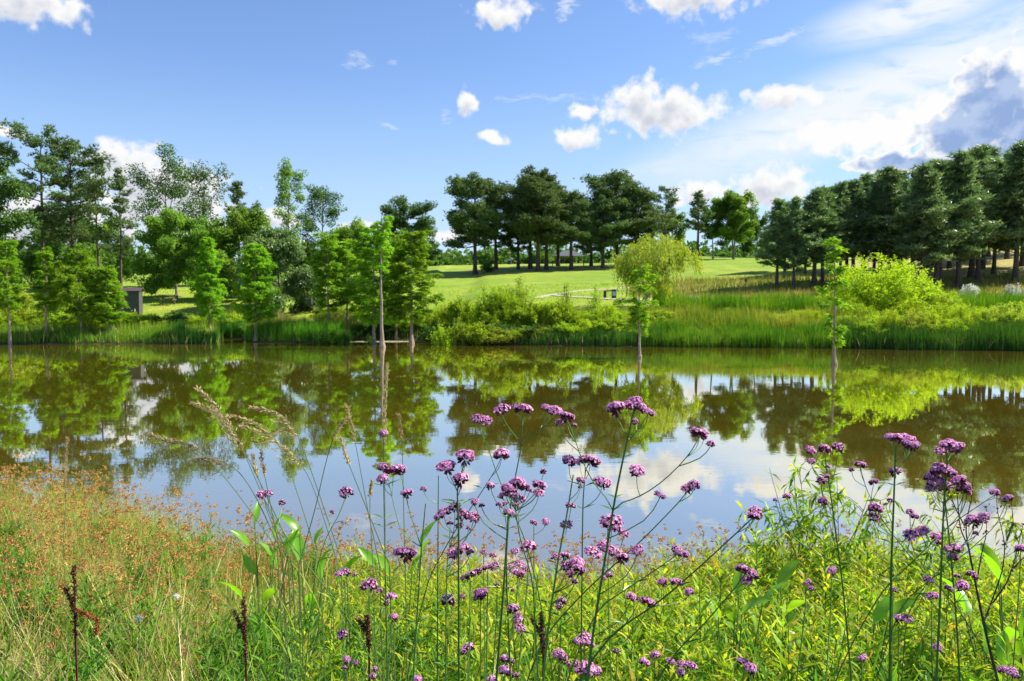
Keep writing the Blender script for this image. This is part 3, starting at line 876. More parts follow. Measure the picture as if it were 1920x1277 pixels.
# ---- bald cypresses along the far shore
CY = [
    ('slim young cypress with bare pale foot on the left grass spit, at the picture edge', 16, 44.9, 452, cypress(6, 1.5, .36, 41, nl=46, shape='oval', gap=.15), 6, None),
    ('young cypress with thin bare tip, standing before the forked tall pine', 85, 46.2, 452, cypress(6, 1.5, .30, 42, nl=50, shape='cone', gap=.2, top=.93), 6, None),
    ('wide bushy young cypress between the thin-tipped one and the small pointed one', 150, 46.5, 468, cypress(5.5, 2.6, .18, 43, nl=74, shape='oval', gap=.08), 5.5, None),
    ('small pointed cypress just left of the grey shed', 202, 46.8, 502, cypress(4.2, 1.9, .18, 44, nl=66, shape='cone', gap=.0), 4.2, None),
    ('tall narrow cone shaped cypress right of the picnic table', 392, 50.5, 446, cypress(6, 2.5, .12, 45, nl=84, shape='cone', gap=.0, dens=1.1), 6, None),
    ('broad feathery cone shaped cypress on its own islet at the water', 478, 47.3, 458, cypress(6, 2.7, .20, 46, nl=88, shape='cone', gap=.0, dens=1.15), 6, None),
    ('slim cypress with a grey lower trunk, left one behind the rounded water plant', 617, 48.6, 440, cypress(6, 2.0, .24, 47, nl=60, shape='oval', gap=.1), 6, None),
    ('slim cypress with grey trunk, right one behind the rounded water plant', 650, 49.4, 450, cypress(6, 2.0, .22, 48, nl=60, shape='oval', gap=.1), 6, None),
    ('full cypress with swollen foot, left of the bare pole-like trunk', 700, 46.0, 432, cypress(7, 3.1, .16, 49, nl=92, shape='oval', gap=.05, dens=1.1), 7, -.02),
    ('cypress with a long bare pole-like trunk standing in the water', 716, 42.4, 392, cypress(7.5, 1.1, .55, 50, nl=26, shape='x', gap=.35, top=.93, trunk_r=.105), 7.5, -.02),
    ('full cypress with swollen foot, right of the bare pole-like trunk', 771, 45.8, 440, cypress(7, 3.0, .18, 51, nl=88, shape='oval', gap=.05, dens=1.1), 7, -.02),
    ('dense cypress hidden behind the bare pole-like trunk', 742, 49.5, 452, cypress(6, 2.2, .15, 52, nl=66, shape='oval', gap=.05), 6, None),
    ('small ragged cypress standing in the water before the weeping willow', 1200, 35.2, 488, cypress(4.3, 1.6, .27, 53, nl=40, shape='x', gap=.3, top=.95, dens=.8), 4.3, -.02),
    ('thin crooked cypress standing in the water far out on the right', 1567, 31.8, 443, cypress(5.1, 1.25, .12, 54, nl=30, shape='x', gap=.25, top=1.0, lean=(-.012, 0)), 5.1, -.02),
]
for i, (lab, px, Y, top, me, h0, z) in enumerate(CY):
    tree_px('bald_cypress', me, lab, 'cypress tree', px, Y, top, h0, wide=[1, 1, .9, 1.1, .85, 1.0, 1.05, .9, 1, 1, 1.1, 1, 1, 1][i], rot=i * 1.3 if i < 12 else 0, z=z, group='young cypresses along the far shore')

# ---- pines of the central lawn
CP = [
    ('large pine with a full crown, leftmost of the lawn pines', 891, 102, 338, (12, 8.2, .30, 61, 44, 1.15, 'round'), 'pine'),
    ('narrower pine close behind the leftmost lawn pine', 930, 107, 360, (11, 5.8, .30, 62, 34, 1.0, 'round'), 'pine'),
    ('dark small-trunked pine in the gap before the tallest lawn pines', 972, 106, 388, (10, 5.4, .28, 63, 30, 1.0, 'round'), 'pine'),
    ('pine with the left half of the double crown in mid lawn', 994, 107, 338, (12, 7.2, .34, 64, 40, 1.1, 'round'), 'pine'),
    ('tallest lawn pine with thick pale trunk and sunlit crown', 1009, 101.5, 330, (12.5, 8.4, .30, 65, 46, 1.15, 'round'), 'pine'),
    ('pine sharing the tallest crown, second trunk right of the thick pale one', 1024, 104, 344, (12, 6.2, .30, 66, 36, 1.05, 'round'), 'pine'),
    ('pine with darker trunk deep in shade right of the tallest crown', 1046, 112, 356, (11, 6.2, .30, 67, 34, 1.0, 'round'), 'pine'),
    ('pine with clean straight trunk and drooping right side near the lawn middle', 1071, 103, 364, (11, 6.4, .34, 68, 36, 1.05, 'round'), 'pine'),
    ('dark low-crowned pine between the straight trunk and the broad dome', 1108, 110, 398, (9, 6.4, .24, 69, 32, 1.0, 'round'), 'pine'),
    ('pine with the broad domed crown behind the willow', 1156, 108, 334, (12.5, 9.6, .28, 70, 50, 1.2, 'round'), 'pine'),
    ('pine supporting the left shoulder of the broad dome', 1130, 104, 372, (11, 6.6, .26, 71, 36, 1.1, 'round'), 'pine'),
    ('pine on the right shoulder of the broad dome behind the willow', 1196, 106, 362, (11, 7.4, .26, 72, 38, 1.1, 'round'), 'pine'),
    ('open-topped small-crowned pine seen right above the willow', 1246, 112, 358, (12, 4.4, .45, 73, 22, .7, 'flat'), 'pine'),
    ('tiered pine standing alone right of the willow, before white cloud', 1307, 100, 358, (12, 5.4, .38, 74, 26, .8, 'cone'), 'pine'),
]
for i, (lab, px, Y, top, (h, w, cb, seed, nl, dens, prof), mt) in enumerate(CP):
    tree_px('lawn_pine', pine(h, w, cb, seed, nl=nl, dens=dens, profile=prof, mat=mt, trunk_r=.26), lab, 'pine tree', px, Y, top, h, group='pines on the central lawn')
tree_px('lawn_tree', broad(9, 5.4, .35, 75, nl=14, leaf=.27, mat='broad_dark', profile='round', trunk_r=.14), 'dark leafy tree between the tiered pine and the bright double-trunked tree', 'tree', 1336, 104, 388, 9)
tree_px('lawn_tree', broad(11, 7.0, .28, 76, nl=15, leaf=.28, mat='broad', dens=1.1, profile='round', trunk_r=.17, multi=2), 'bright green double-trunked tree right of the tiered pine', 'tree', 1374, 102, 361, 11)
tree_px('lawn_tree', broad(7, 4.6, .25, 77, nl=12, leaf=.27, mat='broad', profile='round', trunk_r=.12), 'lower green tree behind the willow top, left of the tiered pine', 'tree', 1262, 116, 396, 7)
tree_px('lawn_tree', broad(7, 5.6, .2, 78, nl=12, leaf=.27, mat='broad_dark', profile='round', trunk_r=.12), 'dark leafy tree just behind the bright double-trunked tree', 'tree', 1416, 112, 402, 7)
place('weeping_willow', weeping(5.4, 5.5, 79), 'weeping willow with pale drooping strands on the far bank', 'willow tree', xat(1222, 56), 56.0, s=1.0)

# ---- pine plantation on the right-hand slope
PV = [pine(12, 4.8, .22, 81, nl=50, dens=.8, gap=.22, profile='cone', mat='pine_b', size=.42, tw=.075, trunk_r=.17), pine(12, 4.6, .24, 82, nl=52, dens=.75, gap=.25, profile='cone', mat='pine_b', size=.42, tw=.075, trunk_r=.16),
      pine(12, 4.6, .22, 83, nl=50, dens=.75, gap=.25, profile='cone', mat='pine_b', size=.42, tw=.075, trunk_r=.18), pine(12, 4.4, .20, 84, nl=50, dens=.8, gap=.25, profile='cone', mat='pine_b', size=.42, tw=.075, trunk_r=.16)]
PP = [(1455, 70, 374, 'first pine of the plantation, with low boughs reaching left over the meadow', 1.15), (1487, 69, 372, 'second trunk from the meadow end of the plantation', 1), (1526, 70, 338, 'third trunk from the meadow end of the plantation, with high twin tips', 1),
      (1541, 71, 352, 'fourth trunk from the meadow end, seen close right of the third', 1), (1574, 72, 344, 'plantation pine rising behind the thin crooked cypress', 1), (1600, 73, 322, 'plantation pine standing directly behind the left part of the big bright bush', 1),
      (1636, 72, 322, 'plantation pine above the middle of the big bright bush, lighter crown', 1), (1666, 71, 304, 'tall plantation pine rising from the right part of the bright bush', 1), (1690, 74, 322, 'plantation pine between the bright bush and the pale lit trunk', 1),
      (1728, 66, 298, 'plantation pine with the thick pale lit trunk, nearest of its row', 1.05), (1737, 76, 300, 'thin plantation pine trunk directly right of the pale lit trunk', 1), (1753, 68, 286, 'first of a close pair of dark trunks right of the pale lit trunk', 1),
      (1762, 69, 290, 'second of a close pair of dark trunks right of the pale lit trunk', 1), (1778, 82, 286, 'plantation pine standing farther up the slope behind the close pair', 1), (1795, 68, 276, 'tall plantation pine with straight thick trunk above the left white shrub', 1),
      (1819, 73, 280, 'plantation pine just right of the thick straight trunk', 1), (1832, 71, 280, 'plantation pine whose trunk leans close to a thinner one', 1), (1840, 80, 286, 'thinner plantation trunk half hidden behind its leaning neighbour', 1),
      (1861, 76, 280, 'plantation pine alone on the bright grass left of the last tall trunk', 1), (1902, 70, 268, 'last tall trunk of the plantation before the right edge, highest tip', 1), (1915, 80, 282, 'plantation pine cut by the right edge of the picture', 1),
      (1950, 72, 276, 'plantation pine just beyond the right edge', 1), (1990, 76, 276, 'plantation pine outside the frame at right', 1),
      (1508, 78, 366, None, 1), (1556, 80, 352, None, 1), (1586, 82, 340, None, 1), (1680, 83, 308, None, 1), (1618, 81, 326, None, 1), (1651, 84, 318, None, 1),
      (1708, 82, 306, None, 1), (1745, 86, 296, None, 1), (1806, 88, 284, None, 1), (1850, 90, 284, None, 1), (1885, 86, 282, None, 1), (1930, 90, 280, None, 1), (1470, 82, 384, None, 1)]
rngp = random.Random(4)
ORD_P = 'first second third fourth fifth sixth seventh eighth ninth tenth eleventh twelfth thirteenth'.split()
for i, (px, Y, top, lab, wd) in enumerate(PP):
    tree_px('plantation_pine', PV[(i * 7 + i // 3) % 4], lab or ORD_P[sorted(q[0] for q in PP if q[3] is None).index(px)] + ' from the left of the rear row plantation pines, mostly hidden', 'pine tree', px, Y, top + rngp.uniform(-6, 20), 12, wd * rngp.uniform(1.1, 1.6), rngp.uniform(0, 6), 'pines of the dense plantation on the right')

# ---- far wood beyond the lawn crest (one mass)
def far_woods():
    rng = np.random.RandomState(5)
    B = Acc()
    for k in range(260):
        x = rng.uniform(-150, 190); y = rng.uniform(175, 230) if k % 3 else rng.uniform(150, 175)
        r = rng.uniform(2.5, 5); hh = rng.uniform(3.5, 8.5)
        if y < 175:
            hh *= .62
        zb = gzf(x, y)
        for c in range(7):
            cc = np.array([x + rng.normal(0, r * .5), y + rng.normal(0, r * .3), zb + hh * rng.uniform(.25, .85)])
            n = 60
            g = unit(rng.normal(0, 1, (n, 3))) * rng.uniform(.5, 1, (n, 1)) * (r * .55, r * .5, hh * .25)
            leaves(B, cc + g, g + rng.normal(0, .6, (n, 3)), rng.normal(0, 1, (n, 3)), rng.uniform(.8, 1.5, n), .9, np.clip(rng.uniform(0, .6) + rng.uniform(0, .4, n), 0, 1))
    link('far_woods', B.mesh('far_woods', M['broad_dark']), kind='stuff', label='distant wooded edge beyond the crest of the lawn', category='woods')
far_woods()

# ---- shrubs of the far bank
SV = {
    'a': (shrub(2, 2.2, 101, 'shrub', .10, .35, 34, 1.2), 2.0, 2.2), 'b': (shrub(2, 2.0, 102, 'shrub_y', .09, .4, 34, 1.1), 2.0, 2.0),
    'c': (shrub(2, 2.4, 103, 'shrub', .14, .6, 32, 1.1), 2.0, 2.4), 'd': (shrub(2, 2.4, 104, 'broad_dark', .12, .5, 34, 1.2), 2.0, 2.4),
    'e': (shrub(2, 2.2, 105, 'willow', .12, .28, 34, 1.1), 2.0, 2.2), 's': (shrub(2, .7, 106, 'shrub', .09, .35, 10, .9), 2.0, .7),
    'g': (shrub(4.2, 5.4, 107, 'shrub_y', .13, .5, 76, .95), 4.2, 5.4), 'w': (shrub(3, 3.6, 108, 'shrub', .14, .3, 74, 1.3), 3.0, 3.6),
}
TL = 'leafy shrub in the bank thicket between the shed and the left edge'
TM = 'leafy shrub in the low thicket under the cypresses, shed to open water'
TC = 'yellow-green shrub in the unbroken thicket along the middle of the far bank'
TR = 'yellow-green shrub in the thicket at the right end of the far bank'
TX = 'low shrub among the tall yellow grass between the two water-standing cypresses'
SH = [(34, 50, 545, 90, 'b', 'big yellow-green shrub behind the leftmost cypress'), (8, 48, 590, 60, 'c', TL), (70, 49, 590, 60, 'a', TL), (108, 51, 560, 70, 'a', 'tall green shrub behind the two leftmost cypresses'), (128, 50, 500, 50, 'w', 'tall bright sapling clump between the thin-tipped and the bushy cypress'),
      (120, 48.5, 585, 60, 'c', TL), (165, 48, 570, 66, 'b', 'rounded yellow-green shrub at the foot of the bushy cypress'), (205, 50, 588, 60, 'a', TL), (246, 50, 586, 74, 'c', 'low rounded green shrub right below the grey shed'), (286, 50, 588, 56, 'a', TM),
      (318, 51, 582, 60, 'd', 'dark green shrub below the picnic table'), (352, 52.5, 590, 56, 'b', TM), (392, 52.5, 592, 50, 'a', TM), (428, 53, 586, 66, 'b', 'yellow-green shrub between the two cone shaped cypresses'), (462, 52, 600, 40, 'a', TM), (508, 50, 606, 50, 'e', TM),
      (604, 52, 572, 36, 'c', 'small leafy shrub beside the concrete box'), (634, 51, 566, 44, 'a', TM), (672, 51.5, 570, 56, 'c', TM), (690, 50.8, 596, 60, 'd', TM), (738, 51, 574, 60, 'c', TM), (760, 50.8, 590, 60, 'a', TM), (660, 50.5, 606, 50, 'd', TM), (720, 50.4, 606, 60, 'd', TM),
      (806, 51, 572, 60, 'a', TC), (838, 49, 562, 46, 'b', 'yellow spiky-topped shrub left of the big willowy one'), (862, 48, 556, 44, 'c', TC), (815, 48, 598, 60, 'd', TC), (886, 49, 566, 50, 'b', TC), (908, 47.5, 524, 22, 's', 'slim upright sapling before the lawn, left of the big willowy shrub'),
      (920, 47, 560, 66, 'w', TC), (948, 47.5, 538, 84, 'w', 'big willowy shrub with soft dome, tallest of the bank thicket'), (976, 48, 512, 36, 's', 'pointed sapling tip rising from the right side of the big willowy shrub'), (996, 47, 562, 56, 'c', TC), (1024, 46.8, 560, 54, 'b', TC), (1050, 46.6, 562, 56, 'c', TC),
      (1062, 50, 524, 18, 's', 'thin see-through sapling before the gravel path'), (1082, 46.4, 574, 52, 'a', TC), (1112, 46.4, 578, 52, 'e', TC), (1118, 50, 530, 20, 's', 'slim sapling just left of the notice board'), (1136, 46.2, 566, 56, 'b', TC), (1164, 46.2, 578, 54, 'a', TC), (870, 46.8, 600, 66, 'd', TC), (935, 45.8, 602, 70, 'd', TC), (1000, 45.6, 604, 66, 'd', TC), (1060, 45.4, 608, 60, 'd', TC),
      (1120, 45.3, 606, 60, 'a', TC), (1190, 46.5, 584, 60, 'e', 'dull olive shrub behind the ragged water cypress'), (1236, 47, 580, 62, 'c', TX), (1275, 47.5, 588, 54, 'a', TX), (1318, 47.4, 592, 50, 'e', TX), (1365, 48, 574, 24, 's', 'single pale-topped shrub standing up before the dark reed base'), (1352, 47, 592, 56, 'e', TX),
      (1455, 46, 588, 50, 'b', TX), (1490, 46, 580, 50, 'b', TX), (1520, 45.6, 580, 44, 'b', TX), (1590, 45, 590, 50, 'b', TX),
      (1652, 50, 478, 168, 'g', 'big round bright bush, largest on the right-hand bank'), (1700, 47.5, 560, 90, 'b', 'yellow-green bush at the right foot of the big round bush'), (1745, 49, 528, 66, 'a', 'green rounded shrub before the pale lit pine trunk'), (1728, 48, 566, 66, 'd', 'dark green shrub in the gap right of the big round bush'),
      (1776, 48, 546, 50, 'e', 'grey-green narrow shrub right of the dark shrub'), (1640, 44.5, 590, 66, 'b', TR), (1605, 46, 560, 50, 'a', 'low bush between the crooked cypress and the big round bush'), (1762, 44, 566, 46, 'b', TR), (1725, 43.5, 572, 46, 'b', TR), (1800, 43.6, 568, 50, 'b', TR),
      (1832, 43.6, 574, 46, 'b', TR), (1862, 43, 570, 50, 'e', TR), (1896, 43, 562, 60, 'e', 'olive twiggy shrub at the right edge of the bank'), (1925, 43, 576, 60, 'b', TR), (1680, 44, 588, 50, 'b', TR),
      (830, 44.9, 607, 48, 'c', 'low bright shrub leaning over the middle reeds of the far waterline'), (868, 44.9, 596, 52, 'a', 'low bright shrub leaning over the middle reeds of the far waterline'), (905, 44.9, 603, 55, 'c', 'low bright shrub leaning over the middle reeds of the far waterline'), (940, 44.9, 612, 65, 'e', 'low bright shrub leaning over the middle reeds of the far waterline'), (985, 44.9, 611, 47, 'a', 'low bright shrub leaning over the middle reeds of the far waterline'), (1015, 44.9, 611, 44, 'e', 'low bright shrub leaning over the middle reeds of the far waterline'), (1060, 44.9, 603, 45, 'c', 'low bright shrub leaning over the middle reeds of the far waterline'), (1100, 44.9, 598, 41, 'b', 'low bright shrub leaning over the middle reeds of the far waterline'), (1145, 44.9, 594, 56, 'c', 'low bright shrub leaning over the middle reeds of the far waterline'), (1625, 42.6, 599, 52, 'a', 'low bright shrub among the reeds at the right end of the waterline'), (1668, 42.6, 578, 41, 'b', 'low bright shrub among the reeds at the right end of the waterline'), (1712, 42.6, 580, 53, 'e', 'low bright shrub among the reeds at the right end of the waterline'), (1748, 42.6, 581, 53, 'b', 'low bright shrub among the reeds at the right end of the waterline'), (1790, 42.6, 595, 50, 'b', 'low bright shrub among the reeds at the right end of the waterline'), (1822, 42.6, 600, 41, 'b', 'low bright shrub among the reeds at the right end of the waterline'), (1870, 42.6, 594, 42, 'e', 'low bright shrub among the reeds at the right end of the waterline'), (1905, 42.6, 597, 53, 'e', 'low bright shrub among the reeds at the right end of the waterline')]
ORD = 'first second third fourth fifth sixth seventh eighth ninth tenth eleventh twelfth thirteenth fourteenth fifteenth sixteenth seventeenth eighteenth'.split()
def told_apart(px, lab, phrase, members):
    """place among its look-alikes, counted from the left"""
    return ORD[sorted(members).index(px)] + ' ' + phrase
PH = {TL: 'leafy shrub from the left in the thicket between the picture edge and the shed', TM: 'leafy shrub from the left in the low thicket between shed and open lawn',
      TC: 'leafy shrub from the left in the unbroken middle thicket of the far bank', TR: 'yellow-green shrub from the left in the thicket at the right end of the bank',
      TX: 'low shrub from the left between the two water-standing cypresses'}
for l_ in sorted({q[5] for q in SH}):
    if l_.startswith('low bright shrub'):
        PH[l_] = l_.replace('low bright shrub', 'low bright shrub from the left,', 1).replace('leaning over the middle reeds of the far waterline', 'over the middle reeds of the far bank').replace('among the reeds at the right end of the waterline', 'among the right-hand reeds of the waterline')
SH = [(a, b, c, d, e, told_apart(a, f, PH[f], [q[0] for q in SH if q[5] == f]) if f in PH else f) for (a, b, c, d, e, f) in SH]
for i, (px, Y, top, wpx, k, lab) in enumerate(SH):
    ms, h0, w0 = SV[k]
    x = xat(px, Y); zb = gzf(x, Y) - .02
    hh = at(px, top, Y).z - zb
    ww = wpx / F * Y
    place('bank_shrub', ms, lab, 'shrub', x, Y, zb, (ww / w0 * (1.15 if k == 'g' else 1.35), ww / w0 * (1.15 if k == 'g' else 1.35), max(.2, hh / h0)), rngp.uniform(0, 6), 'shrubs of the far bank', ('stem', 'foliage'))
place('water_edge_plant', shrub(.85, 1.4, 120, 'bigleaf', .2, .42, 26, .8), 'rounded bright big-leaved plant at the waterline left of the slim cypresses', 'plant', xat(607, 46), 46.0, -.05, parts=('stem', 'foliage'))
place('grass_clump', shrub(.6, .5, 121, 'willow', .3, .12, 10, .6), 'small tuft of pale blades at the foot of the swollen cypress', 'plant', xat(690, 45.9), 45.9, -.05, parts=('stem', 'foliage'))
place('lawn_shrub', shrub(1.4, 1.9, 122, 'broad_dark', .16, .5, 26, 1.3), 'small dark bush on the lawn right of the leftmost lawn pine', 'shrub', xat(913, 101), 101, parts=('stem', 'foliage'))
M['whiteflower'] = leafmat('white_flowers', [(.42, .46, .38), (.6, .62, .55), (.75, .76, .7)], .3, (1, 1, 1))
place('white_shrub', shrub(1.4, 1.5, 123, 'whiteflower', .1, .7, 24, 1), 'white flowering shrub behind the upper reeds, the left one of two', 'shrub', xat(1818, 59), 59, parts=('stem', 'foliage'))
place('white_shrub', shrub(1.4, 1.7, 124, 'whiteflower', .1, .7, 24, 1), 'white flowering shrub behind the upper reeds, near the right edge', 'shrub', xat(1902, 60), 60, parts=('stem', 'foliage'))

# ---- reeds and tall grass of the far bank
def strip(name, label, px0, px1, d0, d1, n, H, W, mat, seed, lean=.12, bend=.35, cat='grass', zmin=None, hvar=.3, fore=None):
    rng = np.random.RandomState(seed)
    px = rng.uniform(px0, px1, n)
    az = (px - 960) / F
    D = np.full(n, 45.0)
    for _ in range(6):
        D = far_shore(az * D) + rng.uniform(0, 1, n) * 0
    d = d0 + (d1 - d0) * rng.uniform(0, 1, n)
    Y = D + d
    X = az * Y
    keep = vnoise(X, Y, 1.3, seed) * 1.2 + rng.uniform(-.8, .8, n) > -.7
    X, Y = X[keep], Y[keep]; m = len(X)
    Z = np.maximum(gz(X, Y) - .05, -.1)
    hh = H * (1 + (hvar + .1) * vnoise(X, Y, .7, seed + 3) + .22 * vnoise(X, Y, 3.1, seed + 4)) * rng.uniform(.5, 1.15, m)
    A = Acc()
    rr = np.clip(.45 + .5 * vnoise(X, Y, .8, seed + 9) + rng.uniform(-.35, .35, m), 0, 1)
    blades(A, np.stack([X, Y, Z], 1), rng.uniform(0, 6.283, m), hh, rng.uniform(0, lean, m), rng.uniform(0, bend, m), W * rng.uniform(.7, 1.3, m), rr, 3)
    return link(name, A.mesh(name, M[mat]), kind='stuff', label=label, category=cat)
strip('reeds', 'green sedge fringe on the low spit at the left waterline', -60, 332, -.2, 2.2, 9000, .62, .03, 'reed', 201)
strip('wild_grass', 'pale seeding grass on the left spit behind the sedge', -60, 470, 1.5, 5, 6000, .75, .03, 'tallgrass', 202)
strip('reeds', 'dark reeds round the little cove left of the islet cypress', 330, 462, -.1, 1.6, 5500, .95, .03, 'reed_d', 203)
strip('reeds', 'reed bed at the waterline under the broad cone cypress', 455, 645, -.1, 1.8, 7000, .95, .03, 'reed', 204)
strip('wild_grass', 'reddish seeding grass behind the reeds below the grill', 455, 690, 1.2, 4, 5000, 1.0, .028, 'meadow', 205)
strip('reeds', 'dark reeds under the cypress trio', 640, 830, .1, 2.0, 6000, .8, .03, 'reed_d', 206)
strip('reeds', 'deep green reeds along the middle of the far waterline', 810, 1240, -.2, 1.6, 14000, .72, .03, 'reed_d', 207)
strip('reeds', 'bright green tall reeds on the right half of the far waterline', 1200, 1600, -.3, 2.2, 17000, .82, .03, 'reed', 208, hvar=.35)
strip('reeds', 'tall reeds at the right end of the far waterline, bush shade in their colour', 1580, 2050, -.3, 2.4, 17000, .95, .032, 'reed_d', 209, hvar=.15)
strip('wild_grass', 'yellow tan seeding grass behind the bright reeds', 1140, 1620, 1.8, 6.5, 22000, 1.05, .035, 'tallgrass', 210, hvar=.45)
strip('wild_grass', 'yellow grass among the right bank shrubs', 1600, 2050, 2.0, 7.0, 9000, .9, .03, 'tallgrass', 211)
strip('dead_reeds', 'dead straw coloured stalks standing among the reeds of the whole far waterline', -60, 2050, -.2, 2.0, 5000, .7, .03, 'straw', 216, lean=.45, bend=.8)
strip('reeds', 'upper band of bright reeds on the terrace behind the bank', 1225, 2060, 12.6, 15.4, 22000, 1.25, .04, 'reed', 212, hvar=.12, bend=.3)
strip('wild_grass', 'hay coloured tall meadow grass below the plantation', 1180, 2060, 19, 34, 22000, .55, .05, 'meadow', 213)
strip('wild_grass', 'rough grass along the back of the middle thicket', 780, 1240, 4, 9, 9000, .6, .03, 'shrub_y', 214)

strip('lawn_grass', 'short uneven grass tufts over the lower lawn', -60, 1400, 5, 34, 30000, .16, .07, 'shrub', 215, lean=.5, bend=.9)

# ---- man-made things on the lawn
MW = plainmat('grey_painted_boards', (.07, .075, .075), .7, (.05, .055, .055), 6, .1)
MRF = plainmat('dark_shingles', (.075, .05, .05), .8, (.045, .032, .034), 14, .3)
MC = plainmat('weathered_concrete', (.30, .27, .22), .9, (.2, .18, .15), 6, .3)
MBK = plainmat('dark_steel', (.035, .034, .034), .5, (.06, .05, .045), 6)
MWH = plainmat('white_paint', (.75, .76, .76), .5, (.65, .66, .66), 6)
MWD = plainmat('weathered_wood', (.17, .12, .08), .8, (.11, .08, .055), 8, .3)
MPO = plainmat('blue_white_print', (.45, .55, .75), .4, (.28, .38, .62), 40)

def piece(name, mat, parent, boxes, **kw):
    A = Acc()
    for b in boxes:
        box(A, *b)
    return link(name, A.mesh(name, mat), parent, **kw)

def shed():
    Y = 56.0; x = xat(243.5, Y); z = gzf(x, Y) - .05
    o = thing('garden_shed', 'small grey shed with dark low roof on the left lawn', 'shed', (x, Y, z), rotz=R(14))
    H = at(243, 546, Y).z - z
    nb = 7
    for k in range(nb):
        hh = H / nb
        piece('plank', MW, o, [(0, -.60 - .004 * (k % 2), hh * (k + .5), 1.42, .03, hh - .012)])
    piece('side_wall', MW, o, [(-.69, 0, H / 2, .03, 1.16, H)])
    piece('side_wall', MW, o, [(.69, 0, H / 2, .03, 1.16, H)])
    piece('back_wall', MW, o, [(0, .60, H / 2, 1.42, .03, H)])
    A = Acc()
    for s_ in (-1, 1):
        V = np.array([(-.86, s_ * .80, H - .03), (.86, s_ * .80, H - .03), (.86, 0, H + .20), (-.86, 0, H + .20)])
        A.add(np.concatenate([V, V + (0, 0, .05)]), [(0, 1, 2, 3), (7, 6, 5, 4), (0, 4, 5, 1), (1, 5, 6, 2), (3, 2, 6, 7), (0, 3, 7, 4)])
    link('roof', A.mesh('roof', MRF), o)
    for s_ in (-1, 1):
        B = Acc(); xg = s_ * .69
        B.add([(xg, -.6, H), (xg, .6, H), (xg, 0, H + .17)], [(0, 1, 2)])
        link('gable', B.mesh('gable', MW), o)
    piece('vent', MWH, o, [(-.38, -.635, .52, .10, .03, .09)])
    piece('pipe', MWH, o, [(.42, -.66, .40, .06, .05, .20)])
shed()

def picnic():
    Y = 60.5; x = xat(316, Y); z = gzf(x, Y)
    o = thing('picnic_table', 'wooden picnic table in the shade of the round tree', 'table', (x, Y, z), rotz=R(8))
    for k in range(5):
        piece('plank', MWD, o, [(0, -.30 + .15 * k, .74, 1.15, .135, .04)])
    for s_ in (-1, 1):
        piece('bench_plank', MWD, o, [(0, s_ * .72, .44, 1.15, .24, .04)])
        piece('leg_frame', MWD, o, [(s_ * .42, 0, .36, .07, .09, .72), (s_ * .42, 0, .40, .06, 1.5, .07)])
picnic()

def grill():
    Y = 58.0; x = xat(581, Y); z = gzf(x, Y)
    o = thing('park_grill', 'dark box-shaped park grill on a post at the lawn edge', 'grill', (x, Y, z))
    A = Acc(); tube(A, [(0, 0, -.1), (0, 0, .66)], .045, 8); link('post', A.mesh('post', MBK), o)
    piece('fire_box', MBK, o, [(0, 0, .83, .30, .34, .36)])
    piece('handle', MBK, o, [(0, .02, 1.06, .05, .05, .12)])
    x2 = xat(590.5, Y)
    c = thing('concrete_box', 'low weathered concrete box beside the park grill', 'box', (x2, Y + .25, gzf(x2, Y + .25)), rotz=R(24))
    piece('side', MC, c, [(0, 0, .22, .46, .40, .48)])
    piece('lid', MC, c, [(0, 0, .485, .56, .50, .05)])
grill()

def kiosk():
    Y = 62.0; xa, xb = xat(1134, Y), xat(1151, Y); xm = (xa + xb) / 2; z = gzf(xm, Y)
    o = thing('notice_board', 'dark notice board on two posts joined by a crossbeam, beside the path', 'sign', (xm, Y, z))
    hw = (xb - xa) / 2; H = at(1150, 544, Y).z - z
    piece('post', MBK, o, [(-hw, 0, H / 2 - .1, .12, .12, H + .1)])
    piece('post', MBK, o, [(hw, .04, H / 2 - .1, .12, .12, H + .1)])
    piece('beam', MBK, o, [(0, 0, H - .06, 2 * hw - .14, .08, .09)])
    piece('panel', MBK, o, [(hw, -.05, H - .34, .36, .05, .78)])
    piece('poster', MPO, o, [(hw, -.085, H - .27, .27, .012, .34)])
    piece('panel', MBK, o, [(-hw, -.05, H - .34, .22, .05, .60)], label='narrow left panel')
kiosk()

def post_thing(name, label, cat, px, Y, ytop, r, mat, top=None):
    x = xat(px, Y); z = gzf(x, Y); H = at(px, ytop, Y).z - z
    o = thing(name, label, cat, (x, Y, z))
    A = Acc(); tube(A, [(0, 0, -.1), (0, 0, H)], r, 8); link('post', A.mesh('post', mat), o)
    if top:
        for nm, mt, (sx, sy, sz), dx in top:
            piece(nm, mt, o, [(dx, 0, H, sx, sy, sz)])
post_thing('nest_box', 'small dark nest box on a thin pole in the tall meadow grass', 'birdhouse', 1398, 66, 526, .03, MBK, [('box', MWD, (.16, .16, .26), 0), ('roof', MBK, (.22, .22, .03), 0)])
post_thing('trail_marker', 'thin pole with small black and white markers beside the gravel path', 'sign', 1058, 63.5, 539, .025, MWD, [('marker', MBK, (.10, .04, .18), 0), ('plate', MWH, (.10, .04, .16), .14)])
post_thing('short_post', 'short bare post between the two arms of the gravel path', 'post', 1070, 63, 551, .03, MWD)
post_thing('lamp_post', 'thin dark post in the shade left of the clean straight pine trunk', 'post', 1036, 112, 490, .06, MBK, [('head', MBK, (.22, .22, .22), 0)])
post_thing('lamp_post', 'thin dark post in the shade right of the clean straight pine trunk', 'post', 1094, 110, 490, .06, MBK, [('head', MBK, (.22, .22, .22), 0)])
MBL = plainmat('pale_blue_plastic', (.35, .5, .75), .5)
post_thing('park_bin', 'small dark bin with pale blue top beyond the lawn pines', 'bin', 955, 122, 487, .36, plainmat('navy_steel', (.03, .04, .1), .5), [('lid', MBL, (.8, .8, .3), 0)])

